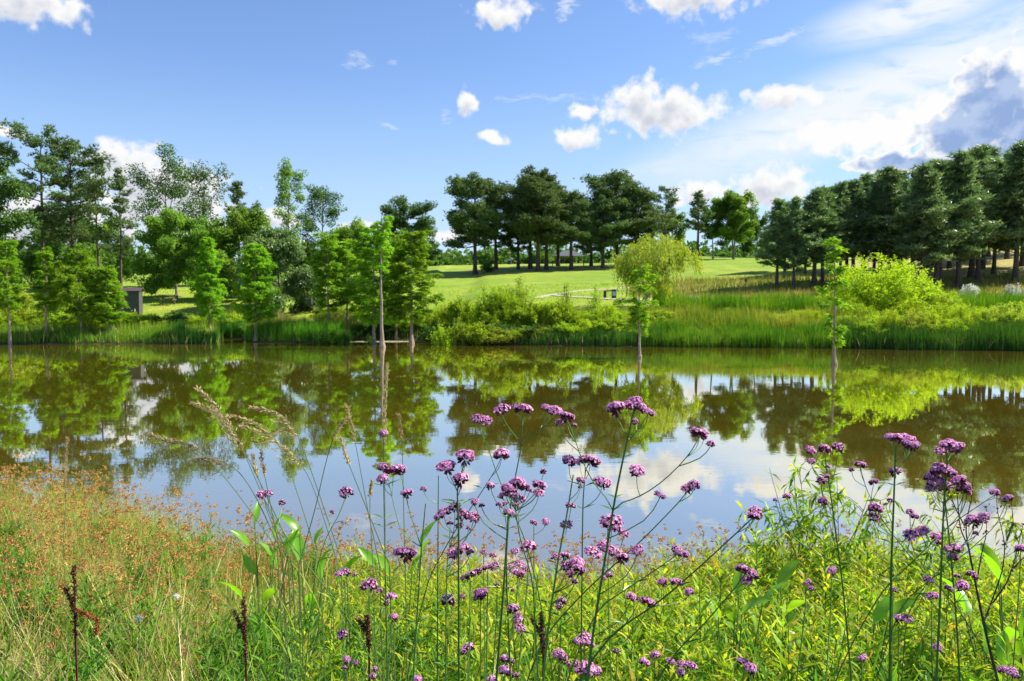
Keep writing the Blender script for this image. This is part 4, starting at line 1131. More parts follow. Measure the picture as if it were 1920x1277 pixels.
def pavilion():
    Y = 124.0; x = xat(1066, Y); z = gzf(x, Y)
    o = thing('pavilion', 'low grey roofed shelter in deep shade behind the lawn pines', 'shelter', (x, Y, z), scale=(.6, .6, .75))
    A = Acc()
    V = np.array([(-4, -2.5, 1.5), (4, -2.5, 1.5), (4, 2.5, 1.5), (-4, 2.5, 1.5), (-1.2, 0, 2.7), (1.2, 0, 2.7)])
    A.add(V, [(0, 1, 5, 4), (2, 3, 4, 5)]); A.add(V, [(1, 2, 5), (3, 0, 4)]); A.add(V - (0, 0, .04), [(3, 2, 1, 0)])
    link('roof', A.mesh('roof', plainmat('grey_roofing', (.10, .105, .12), .7, (.08, .085, .1), 3)), o)
    for a in (-3.6, -1.2, 1.2, 3.6):
        for b in (-2.2, 2.2):
            piece('post', MWD, o, [(a, b, .7, .16, .16, 1.56)])
pavilion()

def rock(x, y, z, r, seed, label, grp=None):
    rng = np.random.RandomState(seed)
    import bmesh
    bm = bmesh.new(); bmesh.ops.create_icosphere(bm, subdivisions=3, radius=1)
    for v in bm.verts:
        k = 1 + .22 * math.sin(v.co.x * 3 + seed) * math.cos(v.co.y * 4 + seed) + .1 * math.sin(v.co.z * 7 + v.co.x * 5)
        v.co = Vector((v.co.x * r * k * 1.4, v.co.y * r * k, v.co.z * r * .65 * k))
    me = bpy.data.meshes.new('rock'); bm.to_mesh(me); bm.free(); me.materials.append(MC)
    o = link('rock', me, label=label, category='rock'); o.location = (x, y, z)
    if grp:
        o['group'] = grp
rock(xat(1299, 61), 61, gzf(xat(1299, 61), 61) + .12, .36, 3, 'largest grey boulder at the edge of the small upper pool')
for q, (px, Y, r, lab) in enumerate([(1255, 60, .18, 'small boulder left of the largest one by the upper pool'), (1272, 60.4, .14, 'smallest stone between the two boulders by the upper pool'), (1384, 61, .2, 'dark stone on the right rim of the upper pool')]):
    rock(xat(px, Y), Y, gzf(xat(px, Y), Y) + .05, r, q + 7, lab)

def scum():
    m, N = newmat('floating_scum')
    out = N.n('ShaderNodeOutputMaterial'); pb = N.n('ShaderNodeBsdfPrincipled')
    P = N.n('ShaderNodeNewGeometry').outputs['Position']
    N.l(N.mix(N.ss(N.noise(P, 3, 5), .4, .6), (.20, .20, .09), (.30, .29, .17)), pb.inputs['Base Color'])
    pb.inputs['Roughness'].default_value = .6
    N.l(pb.outputs[0], out.inputs[0])
    rng = np.random.RandomState(9)
    A = Acc()
    for k in range(170):
        px = rng.uniform(640, 818); Y = rng.uniform(47.0, 48.4); x = xat(px, Y)
        r = rng.uniform(.05, .28); n = 8
        an = np.arange(n) / n * 6.283
        rr = r * rng.uniform(.6, 1.1, n)
        V = np.stack([x + np.cos(an) * rr * 1.6, Y + np.sin(an) * rr, np.full(n, .004 + k * .00002)], 1)
        A.add(np.concatenate([V, [(x, Y, .006 + k * .00002)]]), [(j, (j + 1) % n, n) for j in range(n)])
    for k in range(300):          # tiny specks adrift over the pond
        Y = rng.uniform(9, 40); x = rng.uniform(-.62, .62) * Y
        r = rng.uniform(.008, .03) * (.4 + Y / 40)
        A.add([(x - r, Y, .003), (x + r, Y - r * .5, .003), (x + r, Y + r, .003), (x - r * .3, Y + r, .003)], [(0, 1, 2, 3)])
    link('pond_scum', A.mesh('pond_scum', m), kind='stuff', label='pale film and specks floating on the pond', category='scum')
scum()

# ------------------------------------------------------------------ near bank: plant sources for the dense growth
def src_rush(seed, h=.8, n=46, seeds=True):
    rng = np.random.RandomState(seed); A = Acc()
    az = rng.uniform(0, 6.283, n)
    P = np.stack([rng.normal(0, .05, n), rng.normal(0, .05, n), np.zeros(n)], 1)
    hh = h * rng.uniform(.6, 1.05, n)
    tips = blades(A, P, az, hh, rng.uniform(0, .3, n), rng.uniform(.1, .7, n), .0045, rng.uniform(.1, .8, n), 5, 0)
    if seeds:
        for k in range(n):
            if rng.uniform() < .22:
                c = tips[k] * rng.uniform(.86, 1.0) + P[k] * 0
                m = rng.randint(3, 8)
                base = c + rng.normal(0, .011, (m, 3))
                for b in base:
                    q = 9
                    D = rng.normal(0, 1, (q, 3)); D[:, 2] += .4
                    leaves(A, np.repeat([b], q, 0), D, rng.normal(0, 1, (q, 3)), rng.uniform(.008, .018, q), .005, rng.uniform(0, 1, q), 1)
    return A

def src_grass(seed, h=.6, n=60, w=.006, bend=1.3, dry=.2):
    rng = np.random.RandomState(seed); A = Acc()
    az = rng.uniform(0, 6.283, n)
    P = np.stack([rng.normal(0, .07, n), rng.normal(0, .07, n), np.zeros(n)], 1)
    d = rng.uniform(0, 1, n) < dry
    for sel, mt in ((~d, 0), (d, 1)):
        k = sel.sum()
        if k:
            blades(A, P[sel], az[sel], h * rng.uniform(.5, 1.1, k), rng.uniform(0, .4, k), rng.uniform(.2, bend, k), w * rng.uniform(.5, 1.3, k), rng.uniform(0, 1, k), 6, mt, twist=rng.uniform(0, 6.28, k))
    return A

def lance_stem(A, rng, base, h, n, L, W, mat=0, smat=1, lean=.1, up=.7, r=.0022, rr0=.0, rrs=1.0, start=.15, az=None):
    """an upright stem clothed in narrow leaves that shorten to the tip"""
    a = rng.uniform(0, 6.283) if az is None else az
    k = np.linspace(0, 1, 7)
    pts = np.stack([base[0] + math.cos(a) * lean * h * k ** 1.6, base[1] + math.sin(a) * lean * h * k ** 1.6, base[2] + h * k], 1)
    tube(A, pts, np.linspace(r, r * .35, 7), 3, .5, smat, cap=False)
    t = start + (1 - start) * (np.arange(n) + rng.uniform(0, .8, n)) / n
    C = np.stack([np.interp(t, k, pts[:, j]) for j in range(3)], 1)
    an = np.arange(n) * 2.4 + rng.normal(0, .3, n)
    u = up + .5 * t + rng.normal(0, .2, n)
    D = np.stack([np.cos(an), np.sin(an), u], 1)
    Lf = L * (1.05 - .55 * t ** 2) * rng.uniform(.75, 1.2, n)
    leaves(A, C, D, np.array([0, 0, 1.0]) + rng.normal(0, .35, (n, 3)), Lf, W * Lf / L, np.clip(rr0 + rrs * (.15 + .45 * t + rng.uniform(-.3, .3, n) + .3 * (rng.uniform(0, 1, n) < .06)), 0, 1), mat, .4, .18)  # sunlit tops put into the leaf tone, which brightens up the stem
    return pts

def src_goldenrod(seed, h=.8, n=62, L=.085, W=.013, stems=1):
    rng = np.random.RandomState(seed); A = Acc()
    for s in range(stems):
        b = np.array([rng.normal(0, .05), rng.normal(0, .05), 0]) if stems > 1 else np.zeros(3)
        pts = lance_stem(A, rng, b, h * rng.uniform(.75, 1.05), n, L, W, lean=rng.uniform(0, .25))
        for q in range(rng.randint(2, 6)):
            t = rng.uniform(.5, .9); p = pts[int(t * 6)]
            lance_stem(A, rng, p, h * .16 * rng.uniform(.7, 1.3), 14, L * .6, W * .7, lean=.9, up=.5, r=.0012)
    return A

def src_forb(seed, h=.45):
    rng = np.random.RandomState(seed); A = Acc()
    for s in range(9):
        a = rng.uniform(0, 6.283)
        lance_stem(A, rng, (rng.normal(0, .06), rng.normal(0, .06), 0), h * rng.uniform(.5, 1.1), 26, .045, .0085, lean=rng.uniform(.1, .55), up=.25, r=.0014, az=a)
    return A

def src_tangle(seed):
    rng = np.random.RandomState(seed); A = Acc()
    n = 40
    P = np.stack([rng.uniform(-.2, .2, n), rng.uniform(-.2, .2, n), rng.uniform(0, .35, n)], 1)
    blades(A, P, rng.uniform(0, 6.283, n), rng.uniform(.2, .6, n), rng.uniform(.3, 1.4, n), rng.uniform(-.3, 1.2, n), .004, rng.uniform(0, 1, n), 5, 0, twist=rng.uniform(0, 6.28, n))
    return A

def src_litter(seed):
    """low broad weed leaves that close the ground between the taller plants"""
    rng = np.random.RandomState(seed); A = Acc()
    n = 60
    P = np.stack([rng.normal(0, .12, n), rng.normal(0, .12, n), rng.uniform(.02, .3, n)], 1)
    D = rng.normal(0, 1, (n, 3)); D[:, 2] = np.abs(D[:, 2]) * .5
    leaves(A, P, D, np.array([0, 0, 1.0]) + rng.normal(0, .5, (n, 3)), rng.uniform(.04, .1, n), rng.uniform(.012, .03, n), rng.uniform(0, .7, n), 0)
    return A

def scatter(name, label, srcs, pts, rot, scale, cat='undergrowth'):
    """one object: the plants of one sort instanced on points by geometry nodes"""
    c = bpy.data.collections.new(name + '_plants')
    for i, me in enumerate(srcs):
        c.objects.link(bpy.data.objects.new('plant_%s_%d' % (name, i), me))
    n = len(pts)
    me = bpy.data.meshes.new(name)
    me.vertices.add(n); me.vertices.foreach_set('co', np.asarray(pts, np.float32).ravel())
    a = me.attributes.new('rot', 'FLOAT_VECTOR', 'POINT'); a.data.foreach_set('vector', np.asarray(rot, np.float32).ravel())
    a = me.attributes.new('scl', 'FLOAT', 'POINT'); a.data.foreach_set('value', np.asarray(scale, np.float32))
    a = me.attributes.new('pick', 'INT', 'POINT'); a.data.foreach_set('value', np.random.RandomState(n).randint(0, len(srcs), n).astype(np.int32))
    o = link(name, me, kind='stuff', label=label, category=cat)
    ng = bpy.data.node_groups.new(name + '_scatter', 'GeometryNodeTree')
    ng.interface.new_socket('Geometry', in_out='INPUT', socket_type='NodeSocketGeometry')
    ng.interface.new_socket('Geometry', in_out='OUTPUT', socket_type='NodeSocketGeometry')
    nd = ng.nodes
    gi = nd.new('NodeGroupInput'); go = nd.new('NodeGroupOutput')
    ip = nd.new('GeometryNodeInstanceOnPoints')
    ci = nd.new('GeometryNodeCollectionInfo')
    ci.inputs['Collection'].default_value = c
    ci.inputs['Separate Children'].default_value = True
    ci.inputs['Reset Children'].default_value = True
    ip.inputs['Pick Instance'].default_value = True
    def na(nm, dt):
        x = nd.new('GeometryNodeInputNamedAttribute'); x.data_type = dt; x.inputs['Name'].default_value = nm
        return x.outputs['Attribute']
    L = ng.links.new
    er = nd.new('FunctionNodeEulerToRotation')
    L(na('rot', 'FLOAT_VECTOR'), er.inputs[0]); L(er.outputs[0], ip.inputs['Rotation'])
    L(na('scl', 'FLOAT'), ip.inputs['Scale']); L(na('pick', 'INT'), ip.inputs['Instance Index'])
    L(gi.outputs[0], ip.inputs['Points']); L(ci.outputs[0], ip.inputs['Instance']); L(ip.outputs[0], go.inputs[0])
    md = o.modifiers.new('scatter', 'NODES'); md.node_group = ng
    return o

def spread_pts(n, seed, pxr, Dr, top, hnom, zone=None, power=1.0, tilt=.12, wsc=(.75, 1.15)):
    """points on the near slope; plants are as tall as lets them reach (not pass) the photographed skyline of the growth"""
    rng = np.random.RandomState(seed)
    px = rng.uniform(pxr[0], pxr[1], n)
    Y = Dr[0] + (Dr[1] - Dr[0]) * rng.uniform(0, 1, n) ** power
    X = (px - 960) / F * Y
    ok = Y < near_shore(X) + .25
    if zone is not None:
        ok &= zone(px, Y, X, rng)
    px, X, Y = px[ok], X[ok], Y[ok]; m = len(X)
    Z = gz(X, Y) - .02
    tp = lerp_tab(px, top) + rng.normal(0, 16, m)
    zt = CAMZ + (553 - tp) / F * Y
    mx = np.clip((zt - Z) / hnom, .2, 1.6)
    s = np.minimum(rng.uniform(wsc[0], wsc[1], m), mx)
    rot = np.stack([rng.normal(0, tilt, m), rng.normal(0, tilt, m), rng.uniform(0, 6.283, m)], 1)
    keep = s > .3
    return np.stack([X, Y, Z], 1)[keep], rot[keep], s[keep]

SKY_G = [(-200, 860), (0, 866), (120, 885), (220, 910), (330, 930), (430, 945), (520, 985), (620, 1010), (740, 1050), (900, 1085), (1020, 1102), (1120, 1108), (1230, 1088), (1330, 1045),
         (1450, 1005), (1560, 1000), (1660, 1010), (1760, 1025), (1850, 1060), (1920, 1070), (2100, 1050)]
RU = [src_rush(s, .8, 50).mesh('rush', [M['grass'], M['rushseed']]) for s in (301, 302, 303)]
GR = [src_grass(s, .62, 60, .006, 1.4, d).mesh('grass', [M['grass'], M['straw']]) for s, d in ((311, .15), (312, .35), (313, .6))]
GW = [src_grass(s, .75, 34, .013, 1.1, .08).mesh('broad_grass', [M['grass'], M['straw']]) for s in (314, 315)]
GO = [src_goldenrod(s, .8, 72, .095, .017, 2).mesh('goldenrod', [M['gold'], M['greystem']]) for s in (321, 322, 323)]
FO = [src_forb(s, .45).mesh('forb', [M['forb'], M['greystem']]) for s in (331, 332, 333)]
TA = [src_tangle(s).mesh('straw', [M['straw']]) for s in (341, 342)]
M['weed_d'] = leafmat('dark_weed_leaves', [(.035, .10, .015), (.06, .15, .02), (.11, .22, .035)], .4, (1.4, 1.4, .5))  # deep shade of the gaps put into the low weeds' leaf colour
M['leafy_g'] = leafmat('green_weed_leaves', [(.05, .14, .018), (.1, .23, .025), (.2, .34, .045)], .45, (1.4, 1.4, .5))
AS = [src_goldenrod(s, .7, 40, .095, .02, 3).mesh('leafy_weed', [M['leafy_g'], M['greystem']]) for s in (361, 362, 363)]
LI = [src_litter(s).mesh('low_weed', [M['weed_d']]) for s in (351, 352)]

nz = lambda px, Y, s, sd: vnoise(px / 100, Y, s, sd)
scatter('rushes', 'brown-headed rushes massed on the left part of the near bank', RU, *spread_pts(400, 401, (-180, 620), (3.0, 9.6), SKY_G, .82,
        lambda px, Y, X, r: r.uniform(0, 1, len(px)) < np.clip((620 - px) / 160, 0, 1) * (.35 + .65 * (Y > 4.4))))
scatter('rushes', 'sparse brown-headed rushes along the near waterline', RU, *spread_pts(420, 402, (480, 1750), (4.3, 6.6), [(p, t - 62) for p, t in SKY_G], .82,
        lambda px, Y, X, r: (Y > near_shore(X) - 1.1)), )
scatter('wild_grass', 'green and dry grass all over the near bank', GR, *spread_pts(5600, 403, (-220, 2120), (1.5, 8.8), SKY_G, .55,
        lambda px, Y, X, r: r.uniform(0, 1, len(px)) < np.where(px < 700, 1, .3), power=1.2, tilt=.33, wsc=(.5, 1.3)))
scatter('wild_grass', 'broad bladed grass clumps between the weeds of the near bank', GW, *spread_pts(1000, 404, (200, 2080), (1.7, 5.2), SKY_G, .7,
        lambda px, Y, X, r: r.uniform(0, 1, len(px)) < np.where(px < 800, .9, .4)))
scatter('goldenrods', 'yellow-green leafy stems massed on the middle and right of the near bank', GO, *spread_pts(2700, 405, (600, 2080), (2.1, 6.2), SKY_G, .8,
        lambda px, Y, X, r: r.uniform(0, 1, len(px)) < np.clip((px - 560) / 260, .12, 1) * (vnoise(X * 1.0, Y, 5.0, 77) > -.28)))
scatter('leafy_undergrowth', 'fine leaved weeds along the bottom of the near bank', FO, *spread_pts(2600, 406, (-200, 2100), (1.7, 5.0), [(-300, 1020), (300, 1040), (500, 1110), (900, 1120), (2100, 1090)], .45, None, power=1.1))
scatter('dry_straw', 'dead straw tangled between the green stems of the near bank', TA, *spread_pts(1100, 407, (-200, 2100), (1.8, 7.5), SKY_G, .6,
        lambda px, Y, X, r: r.uniform(0, 1, len(px)) < np.where(px < 560, 1, .55)))
scatter('leafy_weeds', 'mid green leafy weeds low in front, before the yellow-green stems', AS, *spread_pts(1700, 409, (420, 2080), (1.5, 3.3), [(400, 1120), (620, 1110), (760, 1130), (1100, 1160), (1350, 1140), (2100, 1110)], .7, None))
scatter('leafy_weeds', 'green leafy weeds mixed through the grass of the left bank', AS, *spread_pts(520, 410, (-200, 620), (2.0, 7.0), [(-200, 960), (300, 980), (620, 1040)], .7,
        lambda px, Y, X, r: vnoise(px / 60, Y, 1.0, 6) > .05))
scatter('low_weeds', 'low broad-leaved weeds covering the soil of the near bank', LI, *spread_pts(2600, 408, (-250, 2150), (1.3, 6.8), SKY_G, .35, None))

# ---- willow-leaved saplings at the right
def sapling(h, w, seed, stems=6, n=46, L=.11, W=.016, mat='gold'):
    rng = np.random.RandomState(seed); A = Acc(); B = Acc()
    for s in range(stems):
        a = rng.uniform(0, 6.283); ln = rng.uniform(.05, .5) * w / h
        k = np.linspace(0, 1, 8)
        H = h * rng.uniform(.65, 1.02)
        p0 = np.array([rng.normal(0, .06), rng.normal(0, .06), 0])
        pts = p0 + np.stack([math.cos(a) * ln * H * k ** 1.4, math.sin(a) * ln * H * k ** 1.4, H * k], 1)
        tube(A, pts, np.linspace(.006, .0015, 8), 4, cap=False)
        for b in range(7):
            t = rng.uniform(.3, .95)
            q = np.array([np.interp(t, k, pts[:, j]) for j in range(3)])
            a2 = rng.uniform(0, 6.283); l2 = rng.uniform(.15, .38) * (1.2 - t * .5)
            kk = np.linspace(0, 1, 5)
            tw = q + np.stack([math.cos(a2) * l2 * kk, math.sin(a2) * l2 * kk, l2 * (1.1 * kk - .5 * kk ** 2)], 1)
            tube(A, tw, np.linspace(.0022, .0008, 5), 3, cap=False)
            m = 15
            tt = rng.uniform(.1, 1, m)
            C = np.stack([np.interp(tt, kk, tw[:, j]) for j in range(3)], 1)
            D = np.array([math.cos(a2), math.sin(a2), .1]) * .5 + rng.normal(0, .6, (m, 3)) + (0, 0, -.25)
            leaves(B, C, D, np.array([0, 0, 1.0]) + rng.normal(0, .5, (m, 3)), L * rng.uniform(.55, 1.1, m), W, rng.uniform(0, .8, m), 0, .4, .25)
        m = n // 2
        tt = rng.uniform(.25, 1, m)
        C = np.stack([np.interp(tt, k, pts[:, j]) for j in range(3)], 1)
        D = rng.normal(0, .8, (m, 3)) + (0, 0, -.1)
        leaves(B, C, D, np.array([0, 0, 1.0]) + rng.normal(0, .5, (m, 3)), L * rng.uniform(.6, 1.15, m), W, rng.uniform(0, .8, m), 0, .4, .3)
    return A.mesh('sapling_stems', M['greystem']), B.mesh('sapling_foliage', M[mat])

def near_px(name, meshes, label, cat, px, Y, top, h0, rot=0.0, group=None, parts=('stem', 'foliage'), wide=None):
    x = (px - 960) / F * Y; z = gzf(x, Y) - .02
    s = (at(px, top, Y).z - z) / h0
    return place(name, meshes, label, cat, x, Y, z, s if wide is None else (s * wide, s * wide, s), rot, group, parts)
SA = [sapling(1.3, 1.0, 501), sapling(1.3, 1.1, 502), sapling(1.3, .9, 503)]
for i, (px, Y, top, lab) in enumerate([(1480, 4.6, 895, 'willow-leaved sapling rising against the water, leftmost and with drooping narrow leaves'), (1535, 4.8, 905, 'willow-leaved sapling just right of the leftmost one, under the small three-headed verbena'),
                                       (1600, 4.4, 900, 'willow-leaved sapling behind the thick verbena stem at right'), (1650, 4.9, 935, 'lower willow-leaved sapling right of the thick verbena stem'), (1710, 4.5, 975, 'willow-leaved sapling behind the crowded tall verbena'),
                                       (1420, 4.7, 985, 'short leafy sapling at the left end of the willow-leaved row'), (1785, 4.6, 1000, 'low willow-leaved sapling near the bare dark stem'), (1845, 4.4, 960, 'leafy sapling with yellowing round leaves beside the bare dark stem')]):
    near_px('willow_sapling', SA[i % 3], lab, 'sapling', px, Y, top, 1.3, i * 1.1, 'willow-leaved saplings at the right of the near bank')

# ---- goldenrod stems one can follow singly, in front
G1 = []
for s in (521, 522, 523, 524):
    rng = np.random.RandomState(s); A = Acc(); B = Acc()
    pts = lance_stem(B, rng, np.zeros(3), .8, 84, .095, .017, lean=rng.uniform(0, .15), smat=1)
    C = Acc(); tube(C, pts, np.linspace(.003, .001, 7), 5)
    B2 = Acc(); rng = np.random.RandomState(s)
    lance_stem(B2, rng, np.zeros(3), .8, 84, .095, .017, lean=rng.uniform(0, .15), smat=1)
    G1.append((C.mesh('goldenrod_stem', M['greystem']), B2.mesh('goldenrod_leaves', [M['gold'], M['greystem']])))
rng = random.Random(8)
gl = [(1310, 1018), (1332, 1090), (1360, 1010), (1290, 1060), (1395, 1030), (1440, 1000), (1490, 1010), (1500, 1090), (1545, 1120), (1460, 1130), (1250, 1075), (1215, 1085), (1180, 1110), (1140, 1095), (1115, 1105), (1075, 1090), (1030, 1080),
      (985, 1075), (950, 1085), (905, 1070), (870, 1090), (840, 1110), (1385, 1120), (1420, 1170), (1350, 1160), (1300, 1170), (1240, 1160), (1190, 1175), (1120, 1170), (1060, 1180), (1000, 1170), (935, 1165), (1520, 1180), (1480, 1190),
      (1620, 1120), (1660, 1090), (1700, 1110), (1745, 1080), (1790, 1120), (1840, 1130), (1600, 1060), (1570, 1010), (1640, 1030), (1690, 1050), (1740, 1040), (1780, 1060), (620, 1110), (660, 1150), (700, 1180), (590, 1160), (560, 1190), (520, 1180)]
for i, (px, top) in enumerate(gl):
    Y = rng.uniform(2.3, 3.6) if top > 1060 else rng.uniform(3.2, 4.6)
    near_px('goldenrod', G1[i % 4], 'single leafy yellow-green goldenrod stem standing among others on the near bank', 'goldenrod', px, Y, top, .8, rng.uniform(0, 6.28), 'goldenrod stems in front of the water')

# ---- seeding grass stalks against the water
def stalk(name_label, P, head, Y, seed, n_leaf=2, wid=.0009, dens=1.0, loose=.35):
    """P: picture points from foot to tip at depth Y, head: length share of the seed head"""
    rng = np.random.RandomState(seed)
    W = np.array([tuple(at(px, py, Y + .02 * math.sin(seed + i))) for i, (px, py) in enumerate(P)])
    t = np.linspace(0, 1, len(W)); tt = np.linspace(0, 1, 26)
    # smooth through the points
    W = np.stack([np.interp(tt, t, W[:, k]) for k in range(3)], 1)
    for _ in range(6):
        W[1:-1] = (W[:-2] + W[1:-1] * 2 + W[2:]) / 4
    b = W[0]; foot = np.array([b[0] + (b[0] - W[3][0]) * .6, b[1] + .05, gzf(b[0], b[1])])
    W = np.concatenate([np.linspace(foot, b, 5)[:-1], W])
    o = thing('grass_stalk', name_label, 'grass', tuple(foot), 'seeding grass stalks standing against the water')
    Q = W - foot
    A = Acc(); tube(A, Q, np.linspace(wid * 1.7, wid * .6, len(Q)), 4, .7)
    link('culm', A.mesh('grass_culm', M['greystem']), o)
    B = Acc(); seg = np.linalg.norm(np.diff(Q, axis=0), axis=1); cum = np.concatenate([[0], np.cumsum(seg)]); Lh = head
    n = int(280 * dens * max(.4, Lh / .2))
    s = cum[-1] - Lh * rng.uniform(0, 1, n)
    C = np.stack([np.interp(s, cum, Q[:, k]) for k in range(3)], 1)
    T = unit(Q[-1] - Q[-4])
    spread_ = (cum[-1] - s) / Lh
    C = C + rng.normal(0, 1, (n, 3)) * (.0013 + .0038 * loose * spread_[:, None]) + T * .004
    D = T + rng.normal(0, .28 + .3 * loose, (n, 3)) + (0, 0, -.15 * loose)
    leaves(B, C, D, rng.normal(0, 1, (n, 3)), rng.uniform(.009, .014, n), .0028, rng.uniform(.3, 1, n))
    for j in range(3 if loose > .3 else 0):
        s0 = cum[-1] - Lh * rng.uniform(.5, 1.0)
        p = np.array([np.interp(s0, cum, Q[:, k]) for k in range(3)])
        d2 = unit(T + rng.normal(0, .16, 3)); e = p + d2 * Lh * .35 + (0, 0, -.012)
        tube(B, [p, (p + e) / 2 + (0, 0, .004), e], [.0006, .0005, .0003], 3, .6, cap=False)
        m = 26; u = rng.uniform(.2, 1, m)[:, None]
        leaves(B, p + (e - p) * u + rng.normal(0, .0025, (m, 3)), d2 + rng.normal(0, .25, (m, 3)), rng.normal(0, 1, (m, 3)), rng.uniform(.007, .011, m), .0020, rng.uniform(.3, 1, m))
    link('seed_head', B.mesh('grass_seed_head', M['straw']), o)
    for k in range(n_leaf):
        Cc = Acc()
        s0 = cum[-1] * rng.uniform(.25, .6)
        p = np.array([np.interp(s0, cum, Q[:, k2]) for k2 in range(3)])
        blades(Cc, p[None], rng.uniform(0, 6.28), rng.uniform(.12, .25), rng.uniform(.2, .5), rng.uniform(.3, 1.3), .006, .4, 6)
        link('leaf', Cc.mesh('grass_leaf', M['grass']), o)

ST = [('tall arching grass stalk whose pale head tips farthest to the upper left', [(560, 1060), (500, 930), (452, 832), (415, 770), (373, 731)], .19, .5),
      ('arching grass stalk with a feathery head just under the farthest reaching one', [(548, 1060), (480, 900), (440, 810), (408, 768), (364, 757)], .13, .5),
      ('grass stalk with a level drooping head pointing left, uppermost right of the arching pair', [(650, 1080), (600, 930), (565, 830), (545, 790), (520, 772), (474, 764)], .15, .4),
      ('grass stalk with a thin drooping head under the level one', [(600, 1060), (560, 930), (528, 840), (505, 806), (470, 786), (430, 780)], .13, .4),
      ('grass stalk with a heavy golden drooping head over the water', [(640, 1080), (610, 980), (585, 905), (560, 860), (505, 815), (455, 800)], .20, .7),
      ('grass stalk leaning left with a pale head above the brown rushes', [(520, 1030), (450, 930), (400, 870), (365, 835), (330, 828), (280, 817)], .15, .6),
      ('grass stalk whose short drooping head hangs below the pale leaning one', [(530, 1040), (480, 930), (450, 885), (425, 868), (390, 857), (360, 862)], .11, .5),
      ('straight grass stalk with a slender golden head, tallest of the upright ones', [(722, 1060), (722, 960), (720, 850), (722, 760), (726, 690)], .20, .2),
      ('upright grass stalk with a pointed head left of the tallest upright one', [(712, 1060), (690, 960), (672, 860), (660, 800), (651, 764)], .10, .2),
      ('upright grass stalk with a thin head right of the tallest upright one', [(760, 1060), (757, 960), (755, 860), (752, 810), (748, 780)], .08, .2),
      ('grass stalk leaning right with a bent thin head before the tree reflection', [(560, 1060), (590, 960), (612, 860), (632, 800), (652, 782)], .08, .2),
      ('grass stalk with small upright head beside the single-headed verbena', [(730, 1060), (690, 960), (662, 890), (646, 850), (640, 826)], .07, .2),
      ('short grass stalk with a pale upright head left of the small verbena', [(530, 1060), (510, 960), (498, 900), (492, 870), (490, 846)], .07, .3),
      ('short grass stalk with nodding pale head between the two arching ones', [(540, 1050), (500, 960), (490, 910), (478, 880), (474, 856)], .06, .3),
      ('grass stalk with an upright pale head alone at the left, over the rushes', [(118, 1020), (124, 940), (122, 890), (124, 855), (126, 824)], .22, .35),
      ('thin grass stalk with a closed green head before open water', [(700, 1070), (696, 1000), (693, 950), (695, 910), (697, 905)], .05, .1)]
for i, (lab, P, hd, lo) in enumerate(ST):
    stalk(lab, P, hd, 2.9 if i == 14 else 1.9 + .05 * (i % 5), 600 + i, loose=lo)

# ---- verbena: heads in four shapes, stems and branches from the photographed places
def floret_head(seed, R_=.5, n=30, dome=.55):
    """unit head, about 1 across: lilac five-petalled florets over a maroon knot of calyces"""
    rng = np.random.RandomState(seed); A = Acc()
    m = 46
    g = rng.normal(0, 1, (m, 3)); g[:, 2] = np.abs(g[:, 2]) * .9 - .35; g = unit(g)
    c = np.zeros((m, 3)) + (0, 0, -.12)
    leaves(A, c + g * (.10, .10, .06), g + (0, 0, .12), rng.normal(0, 1, (m, 3)), .36 * rng.uniform(.8, 1.15, m), .15, rng.uniform(0, 1, m), 1, .6, 0)
    leaves(A, c + g * (.10, .10, .06), g + (0, 0, .12), np.cross(g, rng.normal(0, 1, (m, 3))), .34 * rng.uniform(.8, 1.15, m), .15, rng.uniform(0, 1, m), 1, .6, 0)
    for k in range(n):
        u = (k + .5) / n; th = math.acos(1 - u * 1.12); ph = k * 2.39996 + rng.normal(0, .15)
        d = np.array([math.sin(th) * math.cos(ph), math.sin(th) * math.sin(ph), math.cos(th)])
        p = d * (R_ * .88, R_ * .88, R_ * dome) * rng.uniform(.84, 1.1) + (0, 0, .02)
        nrm = unit(d * (1, 1, 1.2) + rng.normal(0, .22, 3))
        t1 = unit(np.cross(nrm, rng.normal(0, 1, 3))); t2 = np.cross(nrm, t1)
        a0 = rng.uniform(0, 6.28); an = a0 + np.arange(5) * 1.2566
        D = np.cos(an)[:, None] * t1 + np.sin(an)[:, None] * t2 + nrm * .15
        leaves(A, np.repeat([p], 5, 0), D, np.repeat([nrm], 5, 0), .085 * rng.uniform(.8, 1.2), .068, np.clip(rng.uniform(.1, .9) + rng.normal(0, .08, 5), 0, 1), 0, .62, .05)
        q = p - d * .14
        tube(A, [q - nrm * .05, p], [.02, .028], 3, rng.uniform(0, .6), 1, cap=False)
    return A
M['petal'] = leafmat('verbena_petals', [(.50, .15, .42), (.76, .33, .64), (.92, .62, .82)], .4, (1.15, .95, 1.15), .55, .3, .3)
M['calyx'] = leafmat('verbena_calyces', [(.09, .02, .07), (.18, .04, .11), (.14, .10, .06)], .2, (1.2, 1, 1), .6)
M['vstem'] = leafmat('verbena_stems', [(.05, .14, .025), (.09, .2, .035), (.16, .28, .06)], .1, (1.2, 1.2, .8), .45, .3, .3)
HEADS = [floret_head(701, .5, 62, .58).mesh('flower_head', [M['petal'], M['calyx']]), floret_head(702, .5, 56, .7).mesh('flower_head', [M['petal'], M['calyx']]),
         floret_head(703, .5, 66, .5).mesh('flower_head', [M['petal'], M['calyx']]), floret_head(704, .46, 32, .85).mesh('flower_head', [M['petal'], M['calyx']]),
         floret_head(705, .42, 12, .8).mesh('flower_head', [M['petal'], M['calyx']]), floret_head(706, .48, 26, .6).mesh('flower_head', [M['petal'], M['calyx']]), floret_head(707, .54, 44, .45).mesh('flower_head', [M['petal'], M['calyx']])]

